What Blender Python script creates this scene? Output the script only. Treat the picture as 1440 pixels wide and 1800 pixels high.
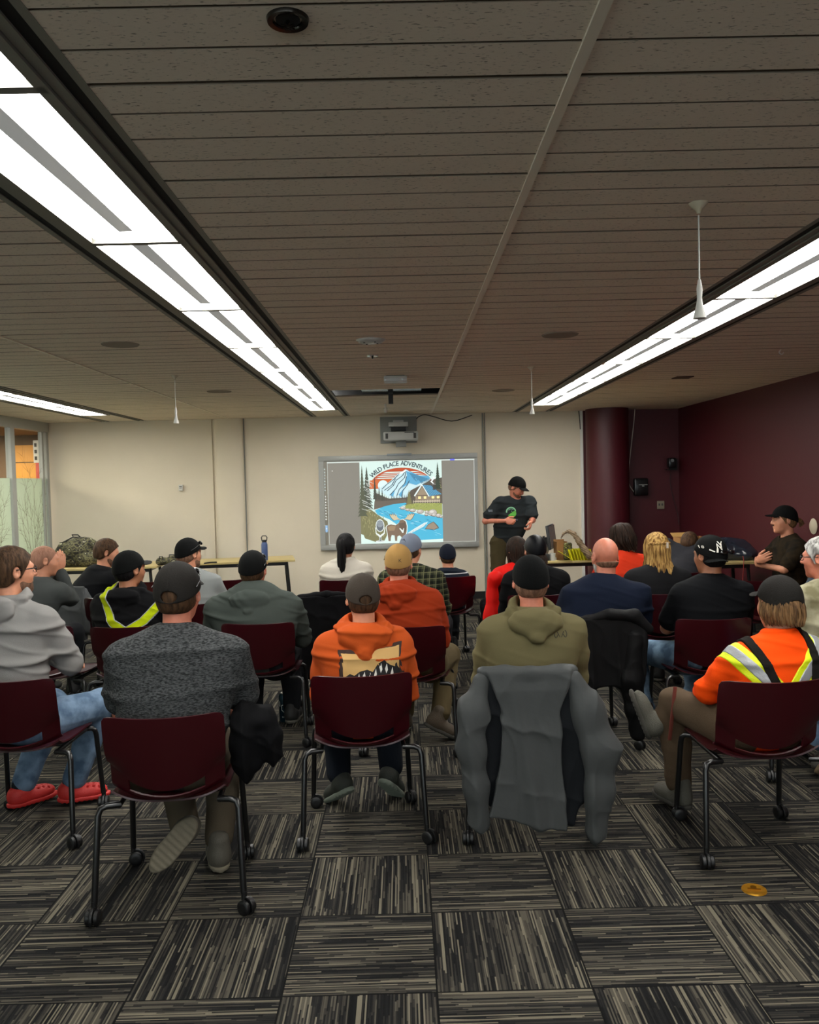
import bpy, bmesh, math, random
import numpy as np
from mathutils import Matrix, Vector
from mathutils.geometry import delaunay_2d_cdt, tessellate_polygon

PI = math.pi
SC = bpy.context.scene
for _o in list(bpy.data.objects):
    bpy.data.objects.remove(_o)

# ------------------------------------------------------------------ camera
CF, CP, CR, CY, CH = 1480.5, -.0364, -.0239, .0077, 1.643
def _ray(px, py):
    a, b = px-720, py-900
    u = a*math.cos(CR)+b*math.sin(CR); v = -a*math.sin(CR)+b*math.cos(CR)
    x, y2, z2 = u/CF, 1., -v/CF
    y = y2*math.cos(CP)-z2*math.sin(CP); z = y2*math.sin(CP)+z2*math.cos(CP)
    return Vector((x*math.cos(CY)+y*math.sin(CY), -x*math.sin(CY)+y*math.cos(CY), z))
cam = bpy.data.cameras.new('camera'); camo = bpy.data.objects.new('camera', cam)
SC.collection.objects.link(camo); SC.camera = camo
cam.sensor_fit = 'HORIZONTAL'; cam.sensor_width = 36; cam.lens = CF/1440*36
cam.clip_start = .05; cam.clip_end = 100
_f = _ray(720, 900).normalized(); _r = (_ray(721, 900)-_ray(720, 900)).normalized(); _u = _r.cross(_f)
_m = Matrix((( _r.x, _u.x, -_f.x, 0), (_r.y, _u.y, -_f.y, 0), (_r.z, _u.z, -_f.z, CH), (0, 0, 0, 1)))
camo.matrix_world = _m

# ------------------------------------------------------------------ light and exposure
SC.view_settings.view_transform = 'Standard'
SC.view_settings.look = 'None'
SC.view_settings.gamma = 1
SC.view_settings.exposure = 1.88
LENS = 7.0          # ceiling fixture lens emission
SLIDE_GLOW = 0.27        # projected picture glows by itself, in place of projector light
ADDED_DAY = 2.0  # sky light through the added rear windows, lifts the ceiling
CORR = 130           # corridor lamp, watts
W = bpy.data.worlds.new('world'); SC.world = W; W.use_nodes = True
W.node_tree.nodes['Background'].inputs[0].default_value = (.6, .65, .7, 1)
W.node_tree.nodes['Background'].inputs[1].default_value = ADDED_DAY

# ------------------------------------------------------------------ helpers
def lin(c):
    return c/12.92 if c <= .04045 else ((c+.055)/1.055)**2.4
def hx(s):
    return tuple(lin(int(s[i:i+2], 16)/255) for i in (0, 2, 4))
MATS = {}
def mat(name, col, rough=.7, metal=0, bump=0, bscale=200, var=0, vscale=8, stretch=(1, 1, 1), emit=0, spec=.5, sheen=0, col2=None, detail=3, alpha=None):
    if name in MATS: return MATS[name]
    m = bpy.data.materials.new(name); m.use_nodes = True; MATS[name] = m
    if isinstance(col, str): col = hx(col)
    if isinstance(col2, str): col2 = hx(col2)
    nt = m.node_tree; b = nt.nodes['Principled BSDF']
    b.inputs['Base Color'].default_value = (*col, 1)
    b.inputs['Roughness'].default_value = rough
    b.inputs['Metallic'].default_value = metal
    b.inputs['Specular IOR Level'].default_value = spec
    if sheen: b.inputs['Sheen Weight'].default_value = sheen
    if emit:
        b.inputs['Emission Color'].default_value = (*col, 1); b.inputs['Emission Strength'].default_value = emit
    if bump or var or col2:
        tc = nt.nodes.new('ShaderNodeTexCoord'); mp = nt.nodes.new('ShaderNodeMapping')
        mp.inputs['Scale'].default_value = stretch
        nt.links.new(tc.outputs['Object'], mp.inputs[0])
        if bump:
            n = nt.nodes.new('ShaderNodeTexNoise'); n.inputs['Scale'].default_value = bscale; n.inputs['Detail'].default_value = detail
            bn = nt.nodes.new('ShaderNodeBump'); bn.inputs['Strength'].default_value = bump; bn.inputs['Distance'].default_value = .004
            nt.links.new(mp.outputs[0], n.inputs[0]); nt.links.new(n.outputs[0], bn.inputs['Height']); nt.links.new(bn.outputs[0], b.inputs['Normal'])
        if var or col2:
            n = nt.nodes.new('ShaderNodeTexNoise'); n.inputs['Scale'].default_value = vscale; n.inputs['Detail'].default_value = 4
            r = nt.nodes.new('ShaderNodeValToRGB')
            c1 = col; c2 = col2 or tuple(min(1, c*(1+var)) for c in col)
            if not col2: c1 = tuple(c*(1-var) for c in col)
            r.color_ramp.elements[0].color = (*c1, 1); r.color_ramp.elements[1].color = (*c2, 1)
            r.color_ramp.elements[0].position = .38; r.color_ramp.elements[1].position = .62
            nt.links.new(mp.outputs[0], n.inputs[0]); nt.links.new(n.outputs[0], r.inputs[0]); nt.links.new(r.outputs[0], b.inputs['Base Color'])
    return m

def link(o, parent=None):
    SC.collection.objects.link(o)
    if parent: o.parent = parent
    return o
def tag(o, label=None, cat=None, group=None, kind=None):
    if label: o['label'] = label
    if cat: o['category'] = cat
    if group: o['group'] = group
    if kind: o['kind'] = kind
    return o
def empty(name, loc, rz=0, label=None, cat=None, group=None):
    o = bpy.data.objects.new(name, None); o.empty_display_size = .1
    o.location = loc; o.rotation_euler = (0, 0, rz)
    link(o); tag(o, label, cat, group); return o
def copy_tree(o, parent=None):
    c = o.copy(); SC.collection.objects.link(c)
    if parent: c.parent = parent
    for ch in list(o.children): copy_tree(ch, c)
    return c

class MB:
    """collects simple shapes into one mesh"""
    def __init__(s): s.v = []; s.f = []; s.mi = []; s.sm = []
    def add(s, v, f, mi=0, smooth=False):
        k = len(s.v); s.v += [tuple(x) for x in v]
        for q in f: s.f.append(tuple(i+k for i in q)); s.mi.append(mi); s.sm.append(smooth)
    def box(s, c, d, R=None, mi=0, bev=0):
        x, y, z = (t/2 for t in d)
        if bev:
            b = min(bev, x*.9, y*.9, z*.9)
            bm = bmesh.new(); bmesh.ops.create_cube(bm, size=1)
            for v in bm.verts: v.co = Vector((v.co.x*d[0], v.co.y*d[1], v.co.z*d[2]))
            bmesh.ops.bevel(bm, geom=bm.edges[:], offset=b, segments=2, profile=.6, affect='EDGES')
            bm.verts.index_update()
            V = [v.co.copy() for v in bm.verts]; Fc = [[v.index for v in f.verts] for f in bm.faces]; bm.free()
        else:
            V = [Vector((a*x, b_*y, c_*z)) for a in (-1, 1) for b_ in (-1, 1) for c_ in (-1, 1)]
            Fc = [(0, 1, 3, 2), (4, 6, 7, 5), (0, 4, 5, 1), (2, 3, 7, 6), (0, 2, 6, 4), (1, 5, 7, 3)]
        if R: V = [R @ v for v in V]
        s.add([v+Vector(c) for v in V], Fc, mi); return s
    def tube(s, pts, r, n=10, mi=0, caps=True):
        P = [Vector(p) for p in pts]; m = len(P)
        rr = r if isinstance(r, (list, tuple)) else [r]*m
        V = []; up = None
        for i in range(m):
            t = (P[min(i+1, m-1)]-P[max(i-1, 0)])
            t = t.normalized() if t.length > 1e-9 else Vector((0, 0, 1))
            if up is None:
                up = t.orthogonal().normalized()
            up = (up - t*up.dot(t))
            up = up.normalized() if up.length > 1e-6 else t.orthogonal().normalized()
            w = t.cross(up)
            for k in range(n):
                a = 2*PI*k/n; V.append(P[i]+(up*math.cos(a)+w*math.sin(a))*rr[i])
        Fc = [(i*n+k, i*n+(k+1) % n, (i+1)*n+(k+1) % n, (i+1)*n+k) for i in range(m-1) for k in range(n)]
        if caps: Fc += [tuple(range(n))[::-1], tuple((m-1)*n+k for k in range(n))]
        s.add(V, Fc, mi, True); return s
    def lathe(s, prof, c=(0, 0, 0), n=24, mi=0, R=None, smooth=True):
        V = []; m = len(prof)
        for (r, z) in prof:
            for k in range(n):
                a = 2*PI*k/n; p = Vector((r*math.cos(a), r*math.sin(a), z))
                if R: p = R @ p
                V.append(p+Vector(c))
        Fc = [(i*n+k, i*n+(k+1) % n, (i+1)*n+(k+1) % n, (i+1)*n+k) for i in range(m-1) for k in range(n)]
        Fc += [tuple(range(n))[::-1], tuple((m-1)*n+k for k in range(n))]
        s.add(V, Fc, mi, smooth); return s
    def quad(s, a, b, c, d, mi=0): s.add([a, b, c, d], [(0, 1, 2, 3)], mi); return s
    def build(s, name, mats, parent=None, fix=True):
        me = bpy.data.meshes.new(name); me.from_pydata([tuple(v) for v in s.v], [], s.f); me.update()
        if not isinstance(mats, (list, tuple)): mats = [mats]
        for m in mats: me.materials.append(m)
        me.polygons.foreach_set('material_index', s.mi); me.polygons.foreach_set('use_smooth', s.sm)
        if fix:
            bm = bmesh.new(); bm.from_mesh(me); bmesh.ops.recalc_face_normals(bm, faces=bm.faces); bm.to_mesh(me); bm.free()
        try: me.set_sharp_from_angle(angle=math.radians(45))
        except Exception: pass
        o = bpy.data.objects.new(name, me); link(o, parent); return o

def Rz(a): return Matrix.Rotation(a, 3, 'Z')
def Rx(a): return Matrix.Rotation(a, 3, 'X')
def Ry(a): return Matrix.Rotation(a, 3, 'Y')

# ------------------------------------------------------------------ signed distance toolkit
A = lambda *v: np.array(v, np.float32)
class Fn:
    def __init__(s, f, lo, hi): s.f = f; s.lo = np.array(lo, float); s.hi = np.array(hi, float)
    def __call__(s, P): return s.f(P)
def cone(a, b, ra, rb, sc=(1, 1, 1)):
    S = np.array(sc, np.float32); a_ = np.array(a, np.float32)*S; b_ = np.array(b, np.float32)*S
    ba = b_-a_; L = float(ba @ ba)+1e-9; m = float(1/max(sc))
    def f(P):
        Q = P*S-a_; t = np.clip(Q @ ba/L, 0, 1)
        return (np.sqrt(((Q-t[:, None]*ba)**2).sum(1))-(ra+(rb-ra)*t))*m
    R = max(ra, rb); a = np.array(a, float); b = np.array(b, float)
    return Fn(f, np.minimum(a, b)-R, np.maximum(a, b)+R)
def chain(pts, rs, k=.01, sc=(1, 1, 1)):
    return un([cone(pts[i], pts[i+1], rs[i], rs[i+1], sc) for i in range(len(pts)-1)], k)
def ell(c, r, R=None):
    c_ = np.array(c, np.float32); r_ = np.array(r, np.float32)
    M = None if R is None else np.array(R, np.float32)      # columns: local axes in outer frame
    def f(P):
        Q = P-c_
        if M is not None: Q = Q @ M
        k0 = np.sqrt(((Q/r_)**2).sum(1)); k1 = np.sqrt(((Q/(r_*r_))**2).sum(1))+1e-9
        return k0*(k0-1)/k1
    m = max(r) if R is not None else np.array(r, float)
    return Fn(f, np.array(c, float)-m, np.array(c, float)+m)
def smin(a, b, k):
    if k <= 0: return np.minimum(a, b)
    h = np.clip(.5+.5*(b-a)/k, 0, 1); return b*(1-h)+a*h-k*h*(1-h)
def un(fs, k=.02):
    def f(P):
        d = fs[0](P)
        for g in fs[1:]: d = smin(d, g(P), k)
        return d
    return Fn(f, np.min([g.lo for g in fs], 0)-k*.3, np.max([g.hi for g in fs], 0)+k*.3)
def cut(a, b, k=.004):      # a minus b
    return Fn(lambda P: -smin(-a(P), b(P), k), a.lo, a.hi)
def both(a, g, k=.004):     # intersection; g may be a plain function
    return Fn(lambda P: -smin(-a(P), -g(P), k), a.lo, a.hi)
def off(a, r): return Fn(lambda P: a(P)-r, a.lo-r, a.hi+r)
def disp(a, g, m=.012): return Fn(lambda P: a(P)+g(P), a.lo-m, a.hi+m)
def plane(n, d):            # keeps points where n.p < d
    n = np.array(n, np.float32); n = n/np.linalg.norm(n); return lambda P: P @ n-d
def xf(a, M, t):            # place a (local) by rotation M and translation t
    M = np.array(M, np.float32); t_ = np.array(t, np.float32)
    cs = np.array([[x, y, z] for x in (a.lo[0], a.hi[0]) for y in (a.lo[1], a.hi[1]) for z in (a.lo[2], a.hi[2])]) @ M.T+t_
    return Fn(lambda P: a((P-t_) @ M), cs.min(0), cs.max(0))
def torus(c, a, b, r, R=None):
    c_ = np.array(c, np.float32); M = None if R is None else np.array(R, np.float32)
    def f(P):
        Q = P-c_
        if M is not None: Q = Q @ M
        q = np.sqrt(Q[:, 0]**2+(Q[:, 1]*a/b)**2)-a
        return np.sqrt(q*q+Q[:, 2]**2)-r
    m = max(a, b)+r
    return Fn(f, np.array(c, float)-m, np.array(c, float)+m)
def bx(c, h, r=.01, R=None):
    c_ = np.array(c, np.float32); h_ = np.array(h, np.float32)-r; M = None if R is None else np.array(R, np.float32)
    def f(P):
        Q = P-c_
        if M is not None: Q = Q @ M
        q = np.abs(Q)-h_
        return np.sqrt((np.maximum(q, 0)**2).sum(1))+np.minimum(q.max(1), 0)-r
    m = np.array(h, float) if R is None else float(np.linalg.norm(h))
    return Fn(f, np.array(c, float)-m, np.array(c, float)+m)
def sinnoise(P, s, seed, n=5):
    g = np.random.RandomState(seed); d = 0
    for i in range(n):
        k = g.normal(size=3); k = (k/np.linalg.norm(k)*s*(.7+.6*g.rand())).astype(np.float32)
        d = d+np.sin(P @ k+np.float32(g.rand()*6.28))
    return d/n
def folds(seed, amp=.004, kz=55, warp=.9, tilt=0, fine=.0012):
    """cloth creases: soft ridges running mostly across, warped"""
    def f(P):
        w = sinnoise(P, 9, seed)*warp*2.2
        ph = P[:, 2]*kz+P[:, 0]*tilt*kz+w+2*sinnoise(P, 5, seed+9)
        m = np.clip(.5+1.1*sinnoise(P, 8, seed+5), 0, 1)
        ph2 = P @ np.array([20, 8, 60], np.float32)*1.25+3*sinnoise(P, 11, seed+7)
        m2 = np.clip(.2+1.4*sinnoise(P, 12, seed+8), 0, 1)
        return -amp*m*(np.exp(-4*(1-np.cos(ph)))*1.7-.3)-amp*.35*m2*(np.exp(-4*(1-np.cos(ph2)))*1.5-.3)-fine*sinnoise(P, 45, seed+3)
    return f

def ev(f, P, ch=150000):
    if len(P) <= ch: return f(P).astype(np.float32)
    return np.concatenate([f(P[i:i+ch]) for i in range(0, len(P), ch)]).astype(np.float32)
def snet(f, h, lo=None, hi=None):
    B = 4; lo = (f.lo if lo is None else np.array(lo))-h*2; hi = (f.hi if hi is None else np.array(hi))+h*2
    m = np.maximum(1, np.ceil((hi-lo)/(h*B)).astype(int)); n = m*B+1
    cx = [lo[i]+h*B*(np.arange(m[i])+.5) for i in range(3)]
    C = np.stack(np.meshgrid(*cx, indexing='ij'), -1).reshape(-1, 3).astype(np.float32)
    dc = ev(f, C).reshape(m); act = np.abs(dc) < h*B*1.9
    Fv = np.repeat(np.repeat(np.repeat(dc, B, 0), B, 1), B, 2)
    Fv = np.pad(Fv, ((0, 1),)*3, mode='edge')
    am = np.zeros(n, bool); rep = np.repeat(np.repeat(np.repeat(act, B, 0), B, 1), B, 2)
    for dx in (0, 1):
        for dy in (0, 1):
            for dz in (0, 1):
                am[dx:dx+n[0]-1, dy:dy+n[1]-1, dz:dz+n[2]-1] |= rep
    I = np.argwhere(am); P = (I*h+lo).astype(np.float32)
    Fv[am] = ev(f, P)
    Fv[0] = Fv[-1] = 1; Fv[:, 0] = Fv[:, -1] = 1; Fv[:, :, 0] = Fv[:, :, -1] = 1
    S = Fv < 0
    cs = np.zeros(n-1, np.int8)
    for dx in (0, 1):
        for dy in (0, 1):
            for dz in (0, 1): cs += S[dx:dx+n[0]-1, dy:dy+n[1]-1, dz:dz+n[2]-1]
    cells = np.argwhere((cs > 0) & (cs < 8)); idx = -np.ones(n-1, np.int64)
    idx[tuple(cells.T)] = np.arange(len(cells))
    acc = np.zeros((len(cells), 3)); cnt = np.zeros(len(cells))
    cor = np.array([[x, y, z] for x in (0, 1) for y in (0, 1) for z in (0, 1)])
    for i in range(8):
        for j in range(i+1, 8):
            if np.abs(cor[i]-cor[j]).sum() != 1: continue
            a = Fv[tuple((cells+cor[i]).T)]; b = Fv[tuple((cells+cor[j]).T)]
            k = (a < 0) != (b < 0); t = np.where(k, a/(a-b+1e-12), 0)
            acc += np.where(k[:, None], cor[i]+(cor[j]-cor[i])*t[:, None], 0); cnt += k
    V = (cells+acc/np.maximum(cnt, 1)[:, None])*h+lo
    Q = []
    for ax in range(3):
        e = np.zeros(3, int); e[ax] = 1
        o1 = np.zeros(3, int); o1[(ax+1) % 3] = 1; o2 = np.zeros(3, int); o2[(ax+2) % 3] = 1
        sl = [slice(0, n[i]-1) if i == ax else slice(1, n[i]-1) for i in range(3)]
        sh = [slice(1, n[i]) if i == ax else slice(1, n[i]-1) for i in range(3)]
        a = S[tuple(sl)]; b = S[tuple(sh)]; E = np.argwhere(a != b)
        if not len(E): continue
        ins = a[tuple(E.T)]
        p = E+(1-e)
        q = np.stack([idx[tuple((p-o1-o2).T)], idx[tuple((p-o2).T)], idx[tuple(p.T)], idx[tuple((p-o1).T)]], 1)
        q[~ins] = q[~ins][:, ::-1]
        Q.append(q)
    return V, np.concatenate(Q)
def skin_obj(name, f, h, mt, parent=None, kind_label=None):
    V, Q = snet(f, h)
    me = bpy.data.meshes.new(name); me.vertices.add(len(V)); me.vertices.foreach_set('co', V.astype(np.float32).ravel())
    me.loops.add(len(Q)*4); me.loops.foreach_set('vertex_index', Q.astype(np.int32).ravel())
    me.polygons.add(len(Q)); me.polygons.foreach_set('loop_start', np.arange(0, len(Q)*4, 4, dtype=np.int32))
    me.polygons.foreach_set('use_smooth', np.ones(len(Q), bool))
    me.update(calc_edges=True); me.materials.append(mt)
    o = bpy.data.objects.new(name, me); link(o, parent)
    if kind_label: o['label'] = kind_label
    return o

# flat polygons and lettering
def text2d(s, size=1.0):
    cu = bpy.data.curves.new('t', 'FONT'); cu.body = s; cu.size = size; cu.align_x = 'CENTER'; cu.align_y = 'CENTER'; cu.resolution_u = 3
    ob = bpy.data.objects.new('t', cu); SC.collection.objects.link(ob)
    bpy.context.view_layer.update()
    me = bpy.data.meshes.new_from_object(ob)
    V = [(v.co.x, v.co.y) for v in me.vertices]; Fc = [tuple(p.vertices) for p in me.polygons]
    bpy.data.objects.remove(ob); bpy.data.curves.remove(cu); bpy.data.meshes.remove(me)
    return V, Fc
def poly2d(pts):
    T = tessellate_polygon([[Vector((p[0], p[1], 0)) for p in pts]])
    return list(pts), [tuple(t) for t in T]
def fine2d(pts, step):
    """triangulated polygon with inner grid points so that it can follow a curved surface"""
    xs = [p[0] for p in pts]; ys = [p[1] for p in pts]
    n = len(pts); V = [Vector(p) for p in pts]; E = [(i, (i+1) % n) for i in range(n)]
    x = min(xs)+step/2
    while x < max(xs):
        y = min(ys)+step/2
        while y < max(ys): V.append(Vector((x+random.uniform(-.05, .05)*step, y))); y += step
        x += step
    r = delaunay_2d_cdt(V, E, [], 1, 1e-7)
    return [(v.x, v.y) for v in r[0]], [tuple(f) for f in r[2]]
def decal(name, shapes, f, o, u, v, n, mats, parent, lift=.002, reach=.4):
    """shapes: (verts2d, faces, material index, extra lift); cast along n on the surface f"""
    o, u, v, n = (np.array(t, float) for t in (o, u, v, n)); mb = MB()
    for (V, Fc, mi, ex) in shapes:
        P = np.array([o+u*a+v*b for a, b in V]); t = np.zeros(len(P))
        for _ in range(60):
            d = f((P+n*t[:, None]).astype(np.float32)); t += np.clip(d, -.01, .02)*.8
        t = np.minimum(t, reach)
        Q = P+n*(t-lift-ex)[:, None]
        mb.add([Vector(q) for q in Q], Fc, mi, True)
    return mb.build(name, mats, parent, fix=False)
# ------------------------------------------------------------------ carpet and ceiling materials
def nodes(m):
    m.use_nodes = True; nt = m.node_tree; return nt, nt.nodes['Principled BSDF']
class G:
    """tiny node expression builder"""
    def __init__(s, nt): s.nt = nt
    def n(s, t, **k):
        x = s.nt.nodes.new(t)
        for a, b in k.items(): setattr(x, a, b)
        return x
    def put(s, sock, v):
        if isinstance(v, (int, float)): sock.default_value = v
        else: s.nt.links.new(v, sock)
    def m(s, op, a, b=0, c=0):
        x = s.n('ShaderNodeMath', operation=op); s.put(x.inputs[0], a); s.put(x.inputs[1], b); s.put(x.inputs[2], c); return x.outputs[0]
    def vec(s, x, y, z=0):
        c = s.n('ShaderNodeCombineXYZ'); s.put(c.inputs[0], x); s.put(c.inputs[1], y); s.put(c.inputs[2], z); return c.outputs[0]
    def white(s, v):
        x = s.n('ShaderNodeTexWhiteNoise', noise_dimensions='3D'); s.nt.links.new(v, x.inputs['Vector']); return x.outputs['Value']
    def noise(s, v, sc, det=2):
        x = s.n('ShaderNodeTexNoise'); s.nt.links.new(v, x.inputs['Vector']); x.inputs['Scale'].default_value = sc; x.inputs['Detail'].default_value = det; return x.outputs[0]
    def ramp(s, v, stops, const=False):
        r = s.n('ShaderNodeValToRGB'); s.put(r.inputs[0], v); e = r.color_ramp.elements
        if const: r.color_ramp.interpolation = 'CONSTANT'
        while len(e) < len(stops): e.new(.5)
        for i, (p, c) in enumerate(stops):
            e[i].position = p; e[i].color = (*(hx(c) if isinstance(c, str) else c), 1)
        return r.outputs[0]
    def xyz(s, scale=(1, 1, 1)):
        tc = s.n('ShaderNodeTexCoord'); sp = s.n('ShaderNodeSeparateXYZ'); s.nt.links.new(tc.outputs['Object'], sp.inputs[0]); return sp.outputs, tc.outputs['Object']

def carpet():
    m = bpy.data.materials.new('carpet'); nt, b = nodes(m); g = G(nt); (x, y, z), oc = g.xyz()
    X = g.m('DIVIDE', g.m('SUBTRACT', x, .0725-50), .5); Y = g.m('DIVIDE', g.m('SUBTRACT', y, 3.1477-50), .5)
    ix, iy = g.m('FLOOR', X), g.m('FLOOR', Y)
    fx, fy = g.m('SUBTRACT', X, ix), g.m('SUBTRACT', Y, iy)
    par = g.m('MODULO', g.m('ADD', ix, iy), 2)     # 1: stripes run along the room
    par = g.m('GREATER_THAN', par, .5)
    par = g.m('SUBTRACT', 1, par)
    inv = g.m('SUBTRACT', 1, par)
    u = g.m('ADD', g.m('MULTIPLY', par, fy), g.m('MULTIPLY', inv, fx))      # across the stripes
    v = g.m('ADD', g.m('MULTIPLY', par, fx), g.m('MULTIPLY', inv, fy))
    tid = g.white(g.vec(ix, iy, 3.3))
    # thread lines
    def lines(N, K, seed):
        k = g.m('FLOOR', g.m('MULTIPLY', u, N)); r = g.white(g.vec(k, g.m('MULTIPLY', tid, 91), seed))
        d = g.m('FLOOR', g.m('ADD', g.m('MULTIPLY', v, K), g.m('MULTIPLY', r, 17)))
        return g.white(g.vec(k, d, g.m('ADD', g.m('MULTIPLY', tid, 37), seed)))
    a = lines(96, 1.7, 1.1); c = lines(56, 3.1, 5.7); e = lines(96, 1.1, 9.2)
    band = g.noise(g.vec(g.m('ADD', g.m('MULTIPLY', u, 3.2), g.m('MULTIPLY', tid, 40)), g.m('MULTIPLY', v, .25), g.m('MULTIPLY', tid, 9)), 1, 2)
    t = g.m('ADD', g.m('ADD', g.m('MULTIPLY', a, .50), g.m('MULTIPLY', c, .30)), g.m('MULTIPLY', band, .85))
    t = g.m('MULTIPLY', t, .72)
    col = g.ramp(t, [(.0, '060606'), (.36, '0b0b0c'), (.47, '131314'), (.58, '1f1e1d'), (.67, '33302b'), (.76, '4c483f')])
    # bright single threads
    br = g.m('GREATER_THAN', e, g.m('SUBTRACT', 1.02, g.m('MULTIPLY', band, .30)))
    mx = g.n('ShaderNodeMix', data_type='RGBA'); g.put(mx.inputs[0], br); nt.links.new(col, mx.inputs[6]); mx.inputs[7].default_value = (*hx('6a6456'), 1)
    # fine pile
    pl = g.noise(oc, 900, 2); br2 = g.m('ADD', .6, g.m('MULTIPLY', pl, .8))
    mm = g.n('ShaderNodeMix', data_type='RGBA', blend_type='MULTIPLY'); mm.inputs[0].default_value = 1
    nt.links.new(mx.outputs[2], mm.inputs[6]); nt.links.new(g.vec(br2, br2, br2), mm.inputs[7])
    # seams
    ed = g.m('MINIMUM', g.m('MINIMUM', fx, g.m('SUBTRACT', 1, fx)), g.m('MINIMUM', fy, g.m('SUBTRACT', 1, fy)))
    sm = g.m('LESS_THAN', ed, .006)
    mz = g.n('ShaderNodeMix', data_type='RGBA'); g.put(mz.inputs[0], sm); nt.links.new(mm.outputs[2], mz.inputs[6]); mz.inputs[7].default_value = (*hx('060606'), 1)
    nt.links.new(mz.outputs[2], b.inputs['Base Color']); b.inputs['Roughness'].default_value = .95; b.inputs['Specular IOR Level'].default_value = .15
    bn = g.n('ShaderNodeBump'); bn.inputs['Strength'].default_value = .5; bn.inputs['Distance'].default_value = .004
    g.put(bn.inputs['Height'], g.m('ADD', g.m('MULTIPLY', a, .6), pl)); nt.links.new(bn.outputs[0], b.inputs['Normal'])
    return m
def ceiling_mat():
    m = bpy.data.materials.new('ceiling_board'); nt, b = nodes(m); g = G(nt); (x, y, z), oc = g.xyz()
    mp = g.n('ShaderNodeMapping'); mp.inputs['Scale'].default_value = (.55, 1.5, 1); mp.inputs['Rotation'].default_value = (0, 0, .5); nt.links.new(oc, mp.inputs[0])
    n1 = g.noise(mp.outputs[0], 130, 3); n2 = g.noise(oc, 18, 2)
    d = g.m('ADD', n1, g.m('MULTIPLY', g.m('SUBTRACT', n2, .5), .10))
    col = g.ramp(d, [(.30, '8f8475'), (.385, 'e2d4c3'), (1, 'e8dbcb')])
    nt.links.new(col, b.inputs['Base Color']); b.inputs['Roughness'].default_value = .9
    bn = g.n('ShaderNodeBump'); bn.inputs['Strength'].default_value = .5; bn.inputs['Distance'].default_value = .003
    g.put(bn.inputs['Height'], g.ramp(d, [(.28, (0, 0, 0)), (.38, (1, 1, 1))])); nt.links.new(bn.outputs[0], b.inputs['Normal'])
    return m
def frosted():
    m = bpy.data.materials.new('frosted_film'); m.use_nodes = True; nt = m.node_tree; g = G(nt)
    out = nt.nodes['Material Output']; t = g.n('ShaderNodeBsdfTranslucent'); d = g.n('ShaderNodeBsdfPrincipled'); mx = g.n('ShaderNodeMixShader')
    t.inputs[0].default_value = (*hx('d5e0d2'), 1); d.inputs['Base Color'].default_value = (*hx('bcc8bc'), 1); d.inputs['Roughness'].default_value = .4
    mx.inputs[0].default_value = .45
    nt.links.new(t.outputs[0], mx.inputs[1]); nt.links.new(d.outputs[0], mx.inputs[2]); nt.links.new(mx.outputs[0], out.inputs[0]); return m
def glass():
    m = bpy.data.materials.new('clear_glass'); m.use_nodes = True; nt = m.node_tree; g = G(nt)
    out = nt.nodes['Material Output']; t = g.n('ShaderNodeBsdfTransparent'); d = g.n('ShaderNodeBsdfGlossy'); mx = g.n('ShaderNodeMixShader'); fr = g.n('ShaderNodeFresnel')
    d.inputs['Roughness'].default_value = .02; t.inputs[0].default_value = (.93, .95, .93, 1); fr.inputs[0].default_value = 1.3
    mx.inputs[0].default_value = .06; nt.links.new(t.outputs[0], mx.inputs[1]); nt.links.new(d.outputs[0], mx.inputs[2]); nt.links.new(mx.outputs[0], out.inputs[0]); return m

WALLW = mat('cream_wall_paint', 'd6cbb6', .75, bump=.15, bscale=60, var=.02, vscale=1.5)
MAROON = mat('maroon_wall_paint', '480c17', .5, bump=.25, bscale=120)
BLACK = mat('matt_black', '0a0a0a', .6)
DARK = mat('dark_void', '020202', .9)  # near-black colour standing for the shade in gaps and hollows
ALU = mat('brushed_aluminium', '8d8f8e', .4, .6)
GREYP = mat('grey_powder_coat', '7f8078', .6)
WHITEP = mat('white_plastic', 'c9c7c0', .4)
FROST = frosted(); GLASS = glass(); CARPET = carpet(); CEILM = ceiling_mat()
LENSM = mat('lit_lens', (1.0, .99, .94), .5, emit=LENS)

# ------------------------------------------------------------------ setting
ZC = 2.556; XL, XR, YB, YN = -4.85, 3.82, 11.6, -4.4
m = MB(); m.box(((-8.4+XR+.2)/2, 4.7, -.05), (XR+.2+8.4, 19.2, .1)); tag(m.build('floor', CARPET), kind='structure')
m = MB(); m.box(((XL+2.5)/2, YB+.06, 1.3), (2.5-XL, .12, 2.7)); tag(m.build('wall_back', WALLW), kind='structure')
m = MB(); m.box(((2.5+XR)/2+.1, YB+.06, 1.3), (XR-2.5+.2, .12, 2.7)); tag(m.build('wall_back_maroon', MAROON), kind='structure')
m = MB(); m.box((XR+.06, 3.6, 1.3), (.12, 16.4, 2.7)); tag(m.build('wall_right', MAROON), kind='structure')
m = MB()
m.box(((XL+XR)/2, YN-.06, .4), (XR-XL, .12, .8)); m.box(((XL+XR)/2, YN-.06, 2.5), (XR-XL, .12, .2))
for x in (XL+.15, XL+3.0, XL+5.8, XR-.15): m.box((x, YN-.06, 1.6), (.3, .12, 1.62))
tag(m.build('wall_near', WALLW), kind='structure')
# round maroon column
m = MB(); m.lathe([(.285, 0), (.285, ZC)], (2.79, 11.42, 0), 48); o = m.build('wall_column', MAROON); tag(o, kind='structure')
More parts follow.
